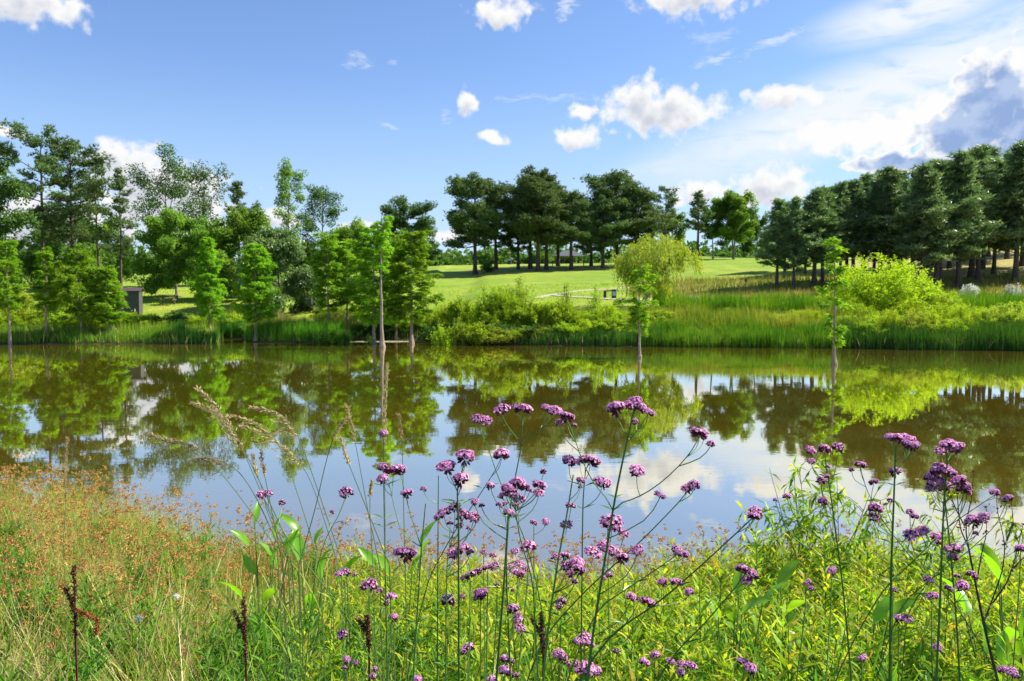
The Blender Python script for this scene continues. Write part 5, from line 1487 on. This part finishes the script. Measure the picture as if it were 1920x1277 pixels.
# main stems: picture points from top to foot, depth, thickness, label
VS = {
 'A': ([(798, 944), (790, 1027), (783, 1140), (774, 1277)], 1.30, 1.0, 'verbena with a cut-off pointed stem tip and a violet three-head cluster leaning left'),
 'A2': ([(751, 890), (768, 960), (790, 1027)], 1.30, .6, None),
 'A3': ([(728, 900), (740, 955), (752, 1000), (790, 1027)], 1.30, .6, None),
 'B': ([(822, 892), (821, 1060), (820, 1277)], 1.36, .9, 'verbena with one straight stem ending bare left of the round flower groups'),
 'C': ([(872, 862), (857, 916), (860, 980), (860, 1277)], 1.25, 1.1, 'verbena with a straight stem and flat top head over two lower heads, left of centre'),
 'C2': ([(838, 880), (850, 905), (857, 920)], 1.25, .6, None),
 'D': ([(850, 1000), (838, 1050), (835, 1277)], 1.34, .8, 'short verbena under the dense knot of violet heads left of centre'),
 'E': ([(953, 962), (951, 1000), (944, 1110), (930, 1277)], 1.22, 1.25, 'verbena with a thick stem carrying one round head below the big central cluster'),
 'E2': ([(970, 915), (966, 955), (975, 1010), (1000, 1090), (1004, 1200), (1010, 1277)], 1.28, .8, 'verbena bearing the big irregular central cluster of heads'),
 'F': ([(980, 768), (978, 836), (966, 895), (955, 960), (948, 1060), (958, 1277)], 1.34, .9, 'tallest three-armed verbena left of the middle, one head straight up'),
 'F2': ([(941, 778), (952, 800), (978, 832)], 1.34, .6, None),
 'F3': ([(1030, 785), (1018, 800), (978, 834)], 1.34, .6, None),
 'G': ([(902, 795), (925, 870), (950, 935), (985, 1010), (1010, 1110), (1040, 1277)], 1.40, .75, 'slender verbena leaning left to the single elongated head, upper left of the group'),
 'H': ([(940, 858), (930, 880), (895, 935), (850, 1000), (800, 1090), (760, 1277)], 1.44, .7, 'verbena with a thin stem slanting up right to one round head'),
 'I': ([(1075, 890), (1064, 960), (1047, 1047), (1030, 1160), (1018, 1277)], 1.26, 1.2, 'verbena with thick slanting stem forking under two flat heads in the centre'),
 'J': ([(1106, 868), (1098, 880), (1093, 938), (1091, 1100), (1089, 1277)], 1.30, .8, 'verbena with a plumb stem under the widest flat head in the centre'),
 'K': ([(1189, 765), (1184, 790), (1168, 862), (1152, 940), (1134, 1052), (1116, 1160), (1100, 1277)], 1.22, 1.3, 'tallest verbena, thick stem crowned by the broadest purple cluster over the reflection'),
 'K2': ([(1156, 770), (1165, 800), (1178, 822)], 1.22, .6, None),
 'K3': ([(1214, 778), (1200, 800), (1178, 830)], 1.22, .6, None),
 'K4': ([(1311, 818), (1296, 850), (1245, 903), (1195, 935), (1152, 946)], 1.22, .75, None),
 'K5': ([(1063, 788), (1073, 808), (1088, 855), (1110, 905), (1150, 948)], 1.22, .65, None),
 'L': ([(1294, 915), (1270, 945), (1200, 1017), (1110, 1095), (1030, 1180), (985, 1277)], 1.30, .8, 'verbena with a long stem slanting to the right, double head before the cloud reflection'),
 'N': ([(1416, 966), (1404, 978), (1310, 1065), (1232, 1132), (1150, 1185), (1080, 1277)], 1.24, .95, 'verbena with the longest slanting stem, one shaggy head at its right end'),
 'O': ([(1398, 1075), (1380, 1100), (1325, 1165), (1270, 1220), (1230, 1277)], 1.28, .85, 'verbena slanting low to a curved brown-purple head right of the middle'),
 'P': ([(1276, 1034), (1256, 1050), (1200, 1088), (1120, 1140), (1060, 1277)], 1.36, .75, 'verbena with twin heads low over the goldenrods right of the middle'),
 'Q': ([(1546, 846), (1549, 875), (1558, 930), (1581, 1104), (1597, 1277)], 1.34, .95, 'three-topped verbena rising before the saplings, right part of the picture'),
 'Q2': ([(1520, 848), (1535, 862), (1550, 880)], 1.34, .55, None),
 'Q3': ([(1572, 846), (1567, 880), (1556, 915)], 1.34, .55, None),
 'R': ([(1680, 835), (1678, 880), (1675, 960), (1671, 1060), (1668, 1277)], 1.22, 1.15, 'verbena with a thick upright stem under a wide flat-topped cluster at right'),
 'R2': ([(1712, 838), (1700, 860), (1679, 885)], 1.22, .6, None),
 'S': ([(1774, 838), (1776, 870), (1771, 922), (1767, 1003), (1762, 1140), (1755, 1277)], 1.25, 1.1, 'verbena crowned by the broad domed head with a crowd of heads below it at right'),
 'T': ([(1768, 890), (1771, 930), (1783, 1043), (1793, 1160), (1800, 1277)], 1.27, .9, 'verbena stem twinned with the crowded one, bending to the right lower down'),
 'U': ([(1613, 876), (1625, 920), (1660, 985), (1720, 1060), (1790, 1130), (1880, 1277)], 1.40, .6, 'thin verbena slanting down right from two small heads, right part'),
 'V': ([(1865, 928), (1840, 945), (1780, 985), (1720, 1045), (1650, 1110), (1560, 1277)], 1.38, .65, 'thin verbena slanting up right to the two outermost heads'),
 'V2': ([(1889, 938), (1868, 985), (1820, 1030), (1760, 1075), (1690, 1130), (1640, 1277)], 1.42, .6, 'thin verbena ending in the outermost round head before the cloud reflection'),
 'W': ([(1828, 982), (1815, 1010), (1790, 1040), (1740, 1090), (1700, 1150), (1690, 1277)], 1.45, .6, 'verbena with a dark triple head before the bare stem at right'),
 'X': ([(494, 932), (520, 980), (560, 1040), (640, 1140), (720, 1277)], 1.5, .65, 'verbena with small twin heads leaning far left over the rushes'),
 'Y': ([(649, 928), (636, 965), (610, 1010), (590, 1080), (570, 1277)], 1.55, .6, 'verbena with one small head left of the violet cluster, stem leaning right'),
 'Z': ([(719, 820), (719, 900), (721, 1010), (727, 1277)], 1.42, .55, 'hair-thin upright verbena with a single tiny head high over the violet cluster'),
}
HL = {  # heads: (x, y, width in the picture) belonging to each plant
 'A': [(717, 897, 44), (737, 883, 62), (717, 876, 34), (751, 880, 44), (763, 924, 42), (760, 1037, 62), (745, 1036, 30), (777, 1036, 28)],
 'B': [(794, 917, 24)],
 'C': [(836, 875, 62), (872, 856, 62), (864, 897, 52), (881, 850, 30)],
 'D': [(853, 951, 46), (833, 962, 50), (822, 968, 34), (868, 966, 54), (888, 970, 44), (844, 981, 28), (861, 985, 30), (879, 991, 20), (866, 1030, 50), (850, 1038, 40), (881, 1035, 30), (896, 967, 28)],
 'E': [(954, 961, 42), (936, 947, 28), (946, 944, 26), (920, 910, 32), (890, 941, 30), (903, 948, 24)],
 'E2': [(970, 909, 62), (951, 915, 40), (958, 924, 44), (985, 915, 40), (973, 935, 44), (943, 928, 32), (1011, 909, 50), (1010, 924, 38), (993, 919, 22), (1019, 884, 27), (966, 948, 30)],
 'F': [(980, 766, 58), (941, 768, 56), (1023, 765, 36), (1041, 771, 44), (1034, 768, 36)],
 'G': [(896, 785, 42), (911, 789, 40)],
 'H': [(940, 853, 58)],
 'I': [(1067, 865, 50), (1089, 901, 32), (1088, 913, 20), (1070, 948, 40), (1062, 983, 44), (1042, 1045, 36), (1060, 1041, 34), (1082, 1056, 54), (1061, 1061, 46), (1086, 1068, 44), (1069, 1074, 34), (1077, 1091, 24)],
 'J': [(1106, 864, 66), (1087, 866, 30), (1129, 905, 56), (1112, 1036, 54), (1097, 862, 34)],
 'K': [(1156, 764, 56), (1148, 766, 40), (1189, 755, 58), (1178, 760, 46), (1200, 765, 46), (1215, 772, 44), (1190, 791, 28), (1194, 883, 52), (1147, 981, 76), (1139, 979, 44), (1169, 1000, 42), (1195, 1032, 44), (1063, 781, 48), (1049, 792, 30), (1077, 797, 22),
       (1311, 813, 56), (1332, 832, 34), (1237, 928, 40), (1320, 818, 28)],
 'L': [(1288, 915, 40), (1301, 911, 46), (1130, 1022, 44), (1141, 1031, 48), (1154, 1038, 48), (1167, 1046, 44)],
 'N': [(1416, 962, 54), (1412, 968, 40), (1292, 1111, 34), (1242, 1091, 36), (1269, 1092, 44)],
 'O': [(1391, 1067, 46), (1403, 1072, 48), (1412, 1082, 42), (1400, 1089, 38)],
 'P': [(1268, 1032, 36), (1280, 1040, 44), (1183, 1121, 36), (1198, 1124, 22), (1215, 1129, 58)],
 'Q': [(1520, 844, 34), (1546, 842, 44), (1572, 840, 48), (1521, 865, 30), (1552, 875, 18), (1540, 901, 36), (1550, 894, 24), (1543, 941, 36), (1476, 931, 30), (1454, 938, 20)],
 'R': [(1668, 819, 34), (1680, 822, 42), (1692, 822, 44), (1706, 824, 38), (1713, 835, 38), (1701, 832, 34), (1678, 883, 42), (1669, 938, 24), (1661, 945, 18)],
 'S': [(1779, 834, 54), (1764, 845, 42), (1792, 839, 50), (1784, 830, 40), (1800, 836, 30), (1767, 882, 66), (1755, 884, 40), (1783, 886, 40), (1753, 898, 58), (1741, 897, 36), (1745, 907, 32), (1745, 916, 38), (1771, 913, 50), (1798, 901, 46), (1791, 899, 36), (1808, 908, 34), (1806, 919, 50), (1815, 914, 26)],
 'T': [(1775, 1029, 32), (1790, 1030, 50), (1786, 1045, 38), (1755, 1006, 38), (1760, 1018, 24), (1728, 996, 46), (1707, 1003, 46), (1794, 1080, 26), (1823, 1078, 40), (1804, 1100, 46), (1779, 1104, 32)],
 'U': [(1613, 871, 36), (1597, 881, 22), (1638, 904, 32), (1641, 954, 46), (1639, 969, 44), (1706, 960, 28), (1715, 969, 32)],
 'V': [(1865, 924, 38), (1741, 1087, 32)],
 'V2': [(1889, 935, 38)],
 'W': [(1826, 975, 50), (1818, 976, 38), (1845, 969, 38), (1843, 977, 28), (1830, 1000, 22)],
 'X': [(490, 928, 36), (502, 925, 34), (529, 942, 26)],
 'Y': [(649, 923, 48), (623, 960, 20)],
 'Z': [(719, 813, 30)],
}
SINGLES = [  # small low plants: heads with a stem of their own; (label words, depth, heads)
 ('low verbena with a flat violet head and a small one left of the cut stem', 1.5, [(647, 1073, 44), (636, 1076, 30), (665, 1078, 20)]),
 ('low verbena with one plump head left of the cut stem, over a small side head', 1.45, [(693, 1097, 58), (711, 1108, 26)]),
 ('low verbena with two stacked heads left of the cut stem', 1.5, [(733, 1119, 40), (725, 1130, 28)]),
 ('low verbena with a single starry head just left of the cut stem foot', 1.5, [(738, 1157, 34)]),
 ('low verbena with one head above a forked trio at lower left of the flowers', 1.4, [(642, 1189, 40)]),
 ('low verbena with three tiny heads on a white fork at lower left', 1.45, [(649, 1237, 32), (667, 1243, 24), (645, 1252, 24)]),
 ('low verbena with two tiny heads one above the other near the bottom edge', 1.45, [(703, 1256, 24), (699, 1269, 24)]),
 ('low verbena head at the bottom edge beside the cut stem', 1.35, [(782, 1274, 40)]),
 ('low verbena with a violet triple head in the left thicket of stems', 1.4, [(881, 1079, 40), (893, 1073, 34), (870, 1082, 30), (898, 1070, 26)]),
 ('low verbena with two crossing heads left of the centre stems', 1.4, [(901, 1112, 46), (897, 1120, 40)]),
 ('low verbena with the pale round head far left of the centre stems', 1.4, [(840, 1127, 52), (866, 1119, 26)]),
 ('low verbena with one head under the centre left, above the bottom edge', 1.4, [(877, 1215, 46), (870, 1224, 24)]),
 ('low verbena with four stacked heads in the lower centre', 1.35, [(962, 1142, 42), (968, 1152, 30), (972, 1163, 34), (975, 1178, 38)]),
 ('low verbena with a wide violet cluster between the thick centre stems', 1.4, [(970, 1060, 46), (962, 1068, 44), (988, 1067, 30), (975, 1076, 32)]),
 ('low verbena with a dark flat head just left of the thick centre stem', 1.42, [(914, 1064, 38), (927, 1062, 38)]),
 ('low verbena with the brightest round violet head at water level', 1.35, [(990, 1025, 56), (965, 1034, 30)]),
 ('low verbena with two small heads far back at water level', 1.6, [(907, 1035, 24), (924, 1041, 26)]),
 ('low verbena with three tiny pink heads in a row', 1.55, [(932, 1096, 20), (949, 1103, 24), (962, 1107, 20)]),
 ('low verbena with an uneven two-part head in the lower middle', 1.4, [(1052, 1127, 40), (1048, 1136, 28)]),
 ('low verbena with a large flat head just above the bottom edge, centre', 1.3, [(1096, 1200, 50), (1083, 1203, 34), (1106, 1208, 34)]),
 ('low verbena with a pale fringed head left of the large bottom one', 1.35, [(1047, 1226, 40), (1055, 1233, 34)]),
 ('low verbena with the broad double head on the bottom edge, centre', 1.28, [(1100, 1254, 56), (1116, 1260, 46), (1088, 1257, 40)]),
 ('low verbena with two small dusky heads near the bottom, centre', 1.4, [(1064, 1245, 26), (1080, 1245, 28)]),
 ('low verbena with a tiny dusky head between the slanting stems', 1.4, [(1156, 1220, 26)]),
 ('low verbena with two heads and a bud on the bottom edge left of centre', 1.32, [(947, 1259, 46), (966, 1267, 28), (923, 1275, 40)]),
 ('low verbena with a violet head split by a stem near the bottom edge', 1.36, [(947, 1236, 34), (958, 1239, 26)]),
 ('low verbena with a row of five heads near the bottom edge right of centre', 1.34, [(1228, 1229, 40), (1208, 1242, 36), (1257, 1240, 30), (1279, 1245, 40), (1296, 1248, 38), (1277, 1261, 34)]),
 ('low verbena with the plump double head at the bottom edge, right', 1.3, [(1394, 1243, 46), (1407, 1254, 46)]),
 ('small verbena with two pinkish heads far back over the water edge', 1.7, [(1001, 980, 30), (1023, 978, 30)]),
 ('small verbena with a fringed pale head at the right of the centre stems', 1.5, [(1141, 1079, 32), (1132, 1085, 20)]),
 ('small verbena with three tiny heads low before the saplings', 1.6, [(1511, 1095, 22), (1516, 1092, 24), (1521, 1104, 24)]),
 ('small verbena with a single deep violet head before the saplings', 1.5, [(1560, 1070, 34)]),
 ('small verbena head on a short stem low between the right-hand stems', 1.45, [(1748, 1118, 40)]),
 ('small verbena with a wide dusky head low at right', 1.4, [(1686, 1160, 36), (1701, 1160, 36)]),
 ('small verbena head close to the bottom edge, left of the thick right stem', 1.45, [(1617, 1233, 32)]),
 ('small verbena head low between the twin right stems', 1.45, [(1757, 1214, 30)]),
 ('small verbena with a flat pale head near the bottom right corner', 1.35, [(1881, 1256, 36), (1897, 1260, 36), (1906, 1268, 24)]),
 ('small verbena head cut by the right edge over the water', 1.5, [(1914, 1030, 36), (1926, 1028, 30)]),
 ('small verbena head half hidden beside the thick right stem', 1.5, [(1675, 1106, 26)]),
]

def world(px, py, Y):
    return np.array(tuple(at(px, py, Y)))

def smooth_line(W, n=14, it=3):
    t = np.linspace(0, 1, len(W)); tt = np.linspace(0, 1, n)
    W = np.stack([np.interp(tt, t, W[:, k]) for k in range(3)], 1)
    for _ in range(it):
        W[1:-1] = (W[:-2] + W[1:-1] * 2 + W[2:]) / 4
    return W

def add_heads(o, root, heads, Y, rng, A, stemlines, r0):
    """branch from the nearest fitting place on the plant's own lines up to each head"""
    for (hx, hy, hw) in heads:
        dY = Y + rng.uniform(-.035, .035)
        H = world(hx, hy, dY)
        size = hw / F * dY * .63
        me = HEADS[rng.choice([3, 4, 5])] if hw < 30 else HEADS[rng.choice([0, 1, 2, 0, 1, 2, 5, 6, 6])]
        h = link('flower_head', me, o)
        h.location = Vector(H - root)
        h.rotation_euler = (rng.uniform(-.45, .45), rng.uniform(-.45, .45), rng.uniform(0, 6.28))
        h.scale = (size * rng.uniform(.9, 1.12), size * rng.uniform(.9, 1.12), size * rng.uniform(.8, 1.15))
        best = None
        foot = H - np.array([0, 0, size * .28])
        for L in stemlines:
            for p in L:
                dz = foot[2] - p[2]; dx = np.hypot(p[0] - foot[0], p[1] - foot[1])
                if dz < .004:
                    continue
                cost = dx + dz * .35 + max(0, dx * .9 - dz) * 2.5 + (.02 if dz < .02 else 0)
                if best is None or cost < best[0]:
                    best = (cost, p)
        if best is None:
            continue
        p = best[1]
        d = np.linalg.norm(foot - p)
        if d < .004:
            continue
        mid = p + (foot - p) * .55 + np.array([(foot[0] - p[0]) * .22, 0, -.07 * d])
        br = smooth_line(np.array([p, mid, foot, foot + (0, 0, size * .12)]), 7, 1)
        rr = r0 * (.42 if d > .05 else .3)
        tube(A, br - root, np.linspace(rr, rr * .7, 7), 4, rng.uniform(0, 1), cap=False)

rngv = np.random.RandomState(77)
main = [k for k in VS if VS[k][3]]
for key in main:
    P, Y, th, lab = VS[key]
    lines = [(P, th)] + [(VS[k][0], VS[k][2]) for k in VS if VS[k][3] is None and k.rstrip('23456789') == key]
    W = np.array([world(px, py, Y) for px, py in P])
    d = unit(W[-1] - W[-2])
    g = gzf(W[-1][0], Y)
    k = (g - W[-1][2]) / min(-.5, d[2])
    W = np.concatenate([W, [W[-1] + np.array([d[0] * .6, d[1], d[2]]) * max(.1, k)]])
    W[-1][2] = gzf(W[-1][0], W[-1][1]) - .02
    root = W[-1].copy()
    o = thing('verbena', lab, 'flower', tuple(root), 'tall purple verbenas in front of the water')
    A = Acc()
    sl_ = []
    r0 = .00145 * th
    LW = smooth_line(W, 30, 2)
    tube(A, (LW - root)[::-1], np.linspace(r0 * 1.35, r0 * .62, 30), 5, rngv.uniform(.1, .8))
    sl_.append(LW[:-6])
    for (Q, t2) in lines[1:]:
        L2 = smooth_line(np.array([world(px, py, Y) for px, py in Q]), 12, 2)
        e = np.argmin(np.linalg.norm(LW - L2[-1], axis=1)); L2[-1] = LW[e] if np.linalg.norm(LW[e] - L2[-1]) < .03 else L2[-1]
        tube(A, (L2 - root)[::-1], np.linspace(.0014 * t2, .0009 * t2, 12), 4, rngv.uniform(.2, .9))
        sl_.append(L2[:-1])
    # small node leaves
    for q in range(3):
        p = LW[rngv.randint(8, 20)] - root
        for sgn in (-1, 1):
            leaves(A, p[None], np.array([[sgn, rngv.normal(0, .5), .5]]), np.array([[0, 0, 1.0]]), .03 * rngv.uniform(.5, 1.2), .005, .5)
    add_heads(o, root, HL[key], Y, rngv, A, sl_, .0021)
    link('stem', A.mesh('verbena_stem', M['vstem']), o)
for lab, Y, heads in SINGLES:
    hx, hy, hw = heads[0]
    top = world(hx, hy, Y)
    foot = np.array([top[0] + rngv.uniform(-.12, .12), Y + rngv.uniform(-.02, .1), 0]); foot[2] = gzf(foot[0], foot[1]) - .02
    mid = top * .5 + foot * .5 + (rngv.uniform(-.03, .03), 0, 0)
    o = thing('verbena', lab, 'flower', tuple(foot), 'low purple verbenas in the weeds')
    A = Acc()
    LW = smooth_line(np.array([top + (0, 0, -.006), top + (0, 0, -.06), mid, foot]), 24, 2)
    r0 = .0014
    tube(A, (LW - foot)[::-1], np.linspace(r0 * 1.3, r0 * .6, 24), 4, rngv.uniform(.2, 1))
    add_heads(o, foot, heads, Y, rngv, A, [LW], .0016)
    link('stem', A.mesh('verbena_stem', M['vstem']), o)

# ---- dock with dark seed spikes
def dock(label, px, py0, py1, Y, side=None, seed=0):
    rng = np.random.RandomState(seed)
    T = world(px, py0, Y); B = world(px + 4, py1, Y); g = np.array([B[0], Y, gzf(B[0], Y) - .02])
    o = thing('dock', label, 'dock plant', tuple(g))
    A = Acc(); tube(A, [(0, 0, 0), B - g, T - g], [.004, .003, .0015], 5, .3)
    link('stem', A.mesh('dock_stem', M['dock']), o)
    def spike(a, b, n, mat, lab=None):
        S = Acc(); u = rng.uniform(0, 1, n)
        u = np.round(u * n / 9) / (n / 9)
        C = a + (b - a) * u[:, None] + rng.normal(0, .0026, (n, 3))
        q = 4
        Cn = np.repeat(C, q, 0); D = rng.normal(0, 1, (n * q, 3))
        leaves(S, Cn, D, rng.normal(0, 1, (n * q, 3)), rng.uniform(.004, .007, n * q), .0045, rng.uniform(0, 1, n * q), 0, .5, 0)
        h = link('seed_spike', S.mesh('dock_spike', mat), o)
        if lab:
            h['label'] = lab
    spike(T - g, B - g, 170, M['dock'])
    spike((T * .65 + B * .35) - g + (-.025, 0, .02), (T * .4 + B * .6) - g, 70, M['dock'])
    if side:
        S0 = world(px + 4, side[0], Y); S1 = world(side[1], side[2], Y); S2 = world(side[1] - 4, side[2] + 30, Y)
        spike(S0 - g, S1 - g, 90, M['dock_red'], 'rusty red drooping side spike')
        spike(S1 - g, S2 - g, 50, M['dock_red'], 'rusty red hanging spike end')
dock('dock with a tall black-brown seed spike and a rusty side spike, far left', 138, 1064, 1200, 2.05, (1143, 184, 1163), 1)
dock('dock with a thin dark brown seed spike below the arching grasses', 457, 1120, 1240, 2.1, None, 2)
dock('dock with a short maroon seed spike hidden in the weeds left of the verbenas', 688, 1152, 1215, 2.0, None, 3)
dock('dock with a rust brown seed spike low between the centre verbena stems', 1015, 1150, 1225, 1.9, None, 4)

# ---- bare dark stem at the right
def bare_weed():
    Y = 1.7
    o = None
    segs = [[(1905, 1400), (1870, 1277), (1844, 1169), (1830, 1100), (1816, 1027), (1808, 985), (1822, 940), (1825, 890)], [(1844, 1169), (1862, 1120), (1880, 1070), (1885, 1020), (1870, 960), (1868, 925)],
            [(1855, 1140), (1890, 1090), (1905, 1040), (1918, 985)], [(1816, 1027), (1800, 990), (1795, 930), (1788, 880)], [(1830, 1100), (1840, 1040), (1850, 1000), (1850, 950)], [(1885, 1020), (1900, 980), (1896, 940)], [(1808, 985), (1790, 950), (1780, 920)], [(1895, 1070), (1925, 1040), (1940, 1000)]]
    g = np.array([world(1905, 1400, Y)[0] + .05, Y, 0]); g[2] = gzf(g[0], Y) - .02
    o = thing('dead_weed', 'leafless dark brown branching stem before the right edge', 'plant', tuple(g))
    A = Acc()
    for k, s in enumerate(segs):
        W = smooth_line(np.array([world(px, py, Y + .01 * k) for px, py in s]), 16, 1)
        if k == 0:
            W = np.concatenate([[g], W])
        else:
            W[0] = world(s[0][0], s[0][1], Y)
        tube(A, W - g, np.linspace(.0038 if k == 0 else .0018, .0005, len(W)), 5)
    link('stem', A.mesh('dead_stem', M['twig']), o)
    B = Acc(); rng = np.random.RandomState(3)
    for s in segs:
        for px, py in s[-3:]:
            c = world(px, py, Y) - g; n = 6
            leaves(B, c + rng.normal(0, .004, (n, 3)), rng.normal(0, 1, (n, 3)), rng.normal(0, 1, (n, 3)), .007, .004, rng.uniform(0, 1, n))
    link('bud', B.mesh('dead_buds', M['dock']), o, kind='stuff')
bare_weed()

# ---- big-leaved plants, each leaf a part
def big_leaf(seed, pointed=.5):
    rng = np.random.RandomState(seed); A = Acc()
    n = 9; rows = []
    for i in range(n):
        t = i / (n - 1)
        w = .21 * math.sin(math.pi * min(1, t * .9 + .06)) ** .75 * (1 - pointed * t * .35)
        if i == n - 1:
            w = .004
        z = .05 * math.sin(t * 3) - .30 * t * t
        sag = .03 * math.sin(t * 9 + seed)
        for s, zz in ((-1, .035), (-.5, .012), (0, 0), (.5, .012), (1, .035)):
            rows.append((w * s, t, z + zz * (1 + sag * 9) + sag * s * .4))
    Fa = [(a * 5 + b, a * 5 + b + 1, (a + 1) * 5 + b + 1, (a + 1) * 5 + b) for a in range(n - 1) for b in range(4)]
    A.add(rows, Fa, .35 + .4 * rng.uniform())
    return A.mesh('leaf', M['bigleaf'], True)
BL = [big_leaf(1), big_leaf(2, .9), big_leaf(3, .2)]
def leafy(label, px, py, Y, n, L, spread_, seed, name='broad_leaved_plant', aim=None):
    rng = np.random.RandomState(seed)
    c = world(px, py, Y); g = np.array([c[0], Y, gzf(c[0], Y) - .02])
    o = thing(name, label, 'plant', tuple(g))
    A = Acc()
    for k in range(n):
        a = k * 2.4 + rng.uniform(-.3, .3); r = spread_ * rng.uniform(.2, 1)
        p = (c - g) + np.array([math.cos(a) * r, math.sin(a) * r, rng.uniform(-.14, .05) * spread_ / .12])
        tube(A, [(0, 0, 0), p * (.35, .35, .6), p], [.004, .003, .002], 4, .5, cap=False)
        h = link('leaf', BL[k % 3], o)
        h.location = Vector(p)
        h.rotation_euler = (rng.uniform(.9, 1.5), rng.uniform(-.6, .6), a - math.pi / 2)
        s = L * rng.uniform(.7, 1.15); h.scale = (s, s, s)
    link('stem', A.mesh('leaf_stalks', M['greystem']), o)
leafy('plant with large pale paddle leaves at the waterline left of the verbenas', 490, 1020, 3.3, 8, .12, .20, 11)
leafy('broad-leaved plant right of the paddle leaves, by the water', 575, 1030, 3.4, 7, .13, .18, 12)
leafy('broad-leaved plant with upright arrow leaves beside the cut verbena stem', 752, 1062, 3.3, 6, .13, .2, 13)
leafy('glowing yellow-green broad-leaved plant low under the slanting stems', 1372, 1150, 2.5, 6, .11, .12, 14)
leafy('broad-leaved plant with one tall lit leaf, right of the glowing one', 1445, 1130, 2.6, 5, .12, .12, 15)
leafy('dark green large-leaved plant at the right edge above the corner', 1905, 1095, 2.5, 12, .13, .22, 16)
leafy('dark green large-leaved plant in the lower right corner', 1880, 1190, 2.2, 10, .10, .18, 17)
leafy('shaded broad-leaved plant right of the thick right stem', 1610, 1180, 2.4, 6, .10, .16, 18)

def flag(label, px, top, Y, n, H, W, seed, lean=.25):
    rng = np.random.RandomState(seed)
    x = (px - 960) / F * Y; g = np.array([x, Y, gzf(x, Y) - .02])
    H0 = at(px, top, Y).z - g[2]
    o = thing('flag_plant', label, 'plant', tuple(g))
    for k in range(n):
        A = Acc()
        blades(A, np.array([[rng.normal(0, .03), rng.normal(0, .03), 0]]), rng.uniform(0, 6.28), H0 * rng.uniform(.7, 1.03), rng.uniform(0, lean), rng.uniform(0, .9) * (k % 3 == 0) + rng.uniform(0, .3), W * rng.uniform(.7, 1.2), rng.uniform(.1, .7), 9, twist=rng.uniform(-.6, .6))
        link('blade', A.mesh('blade', M['bigleaf'], True), o)
flag('clump of wide upright sword blades before the saplings', 1532, 1085, 2.2, 7, .8, .030, 21)
flag('clump of wide blades leaning right at the bottom, right of the sword blades', 1580, 1120, 2.1, 6, .8, .028, 22, .5)
flag('clump of wide green blades at the far left by the rusty dock', 212, 1050, 2.3, 6, .8, .022, 23, .4)
flag('tall tuft of narrow bright blades under the arching grasses', 500, 1010, 2.4, 12, .9, .012, 24, .35)
flag('second tuft of narrow bright blades under the drooping grasses', 560, 1050, 2.3, 12, .9, .011, 25, .45)
flag('tuft of narrow blades left of the cut verbena stem', 690, 1010, 2.4, 9, .9, .010, 26, .4)
flag('bright sword blades at the bottom edge right of the middle', 1160, 1170, 2.0, 4, .8, .022, 27)
flag('wide pale blade clump low between the two thick right stems', 1640, 1190, 2.0, 5, .8, .026, 28, .5)

def fluff(label, px, py, Y, r):
    c = world(px, py, Y); g = np.array([c[0], Y, gzf(c[0], Y)])
    rng = np.random.RandomState(int(px))
    o = thing('seed_clock', label, 'plant', tuple(g))
    A = Acc(); tube(A, [(0, 0, 0), (c - g) * (.5, .5, .5), c - g], .0012, 4, .5); link('stem', A.mesh('clock_stem', M['greystem']), o)
    B = Acc(); n = 260; D = unit(rng.normal(0, 1, (n, 3)))
    needles(B, np.repeat([c - g], n, 0), D, rng.normal(0, 1, (n, 3)), r * rng.uniform(.7, 1, n), .0007, .8)
    link('fluff', B.mesh('fluff', M['whiteflower']), o)
fluff('pale fluffy seed ball low at the left, lower of two', 260, 1160, 2.0, .015)
fluff('pale fluffy seed ball at the left, higher and farther of two', 331, 1118, 2.1, .012)
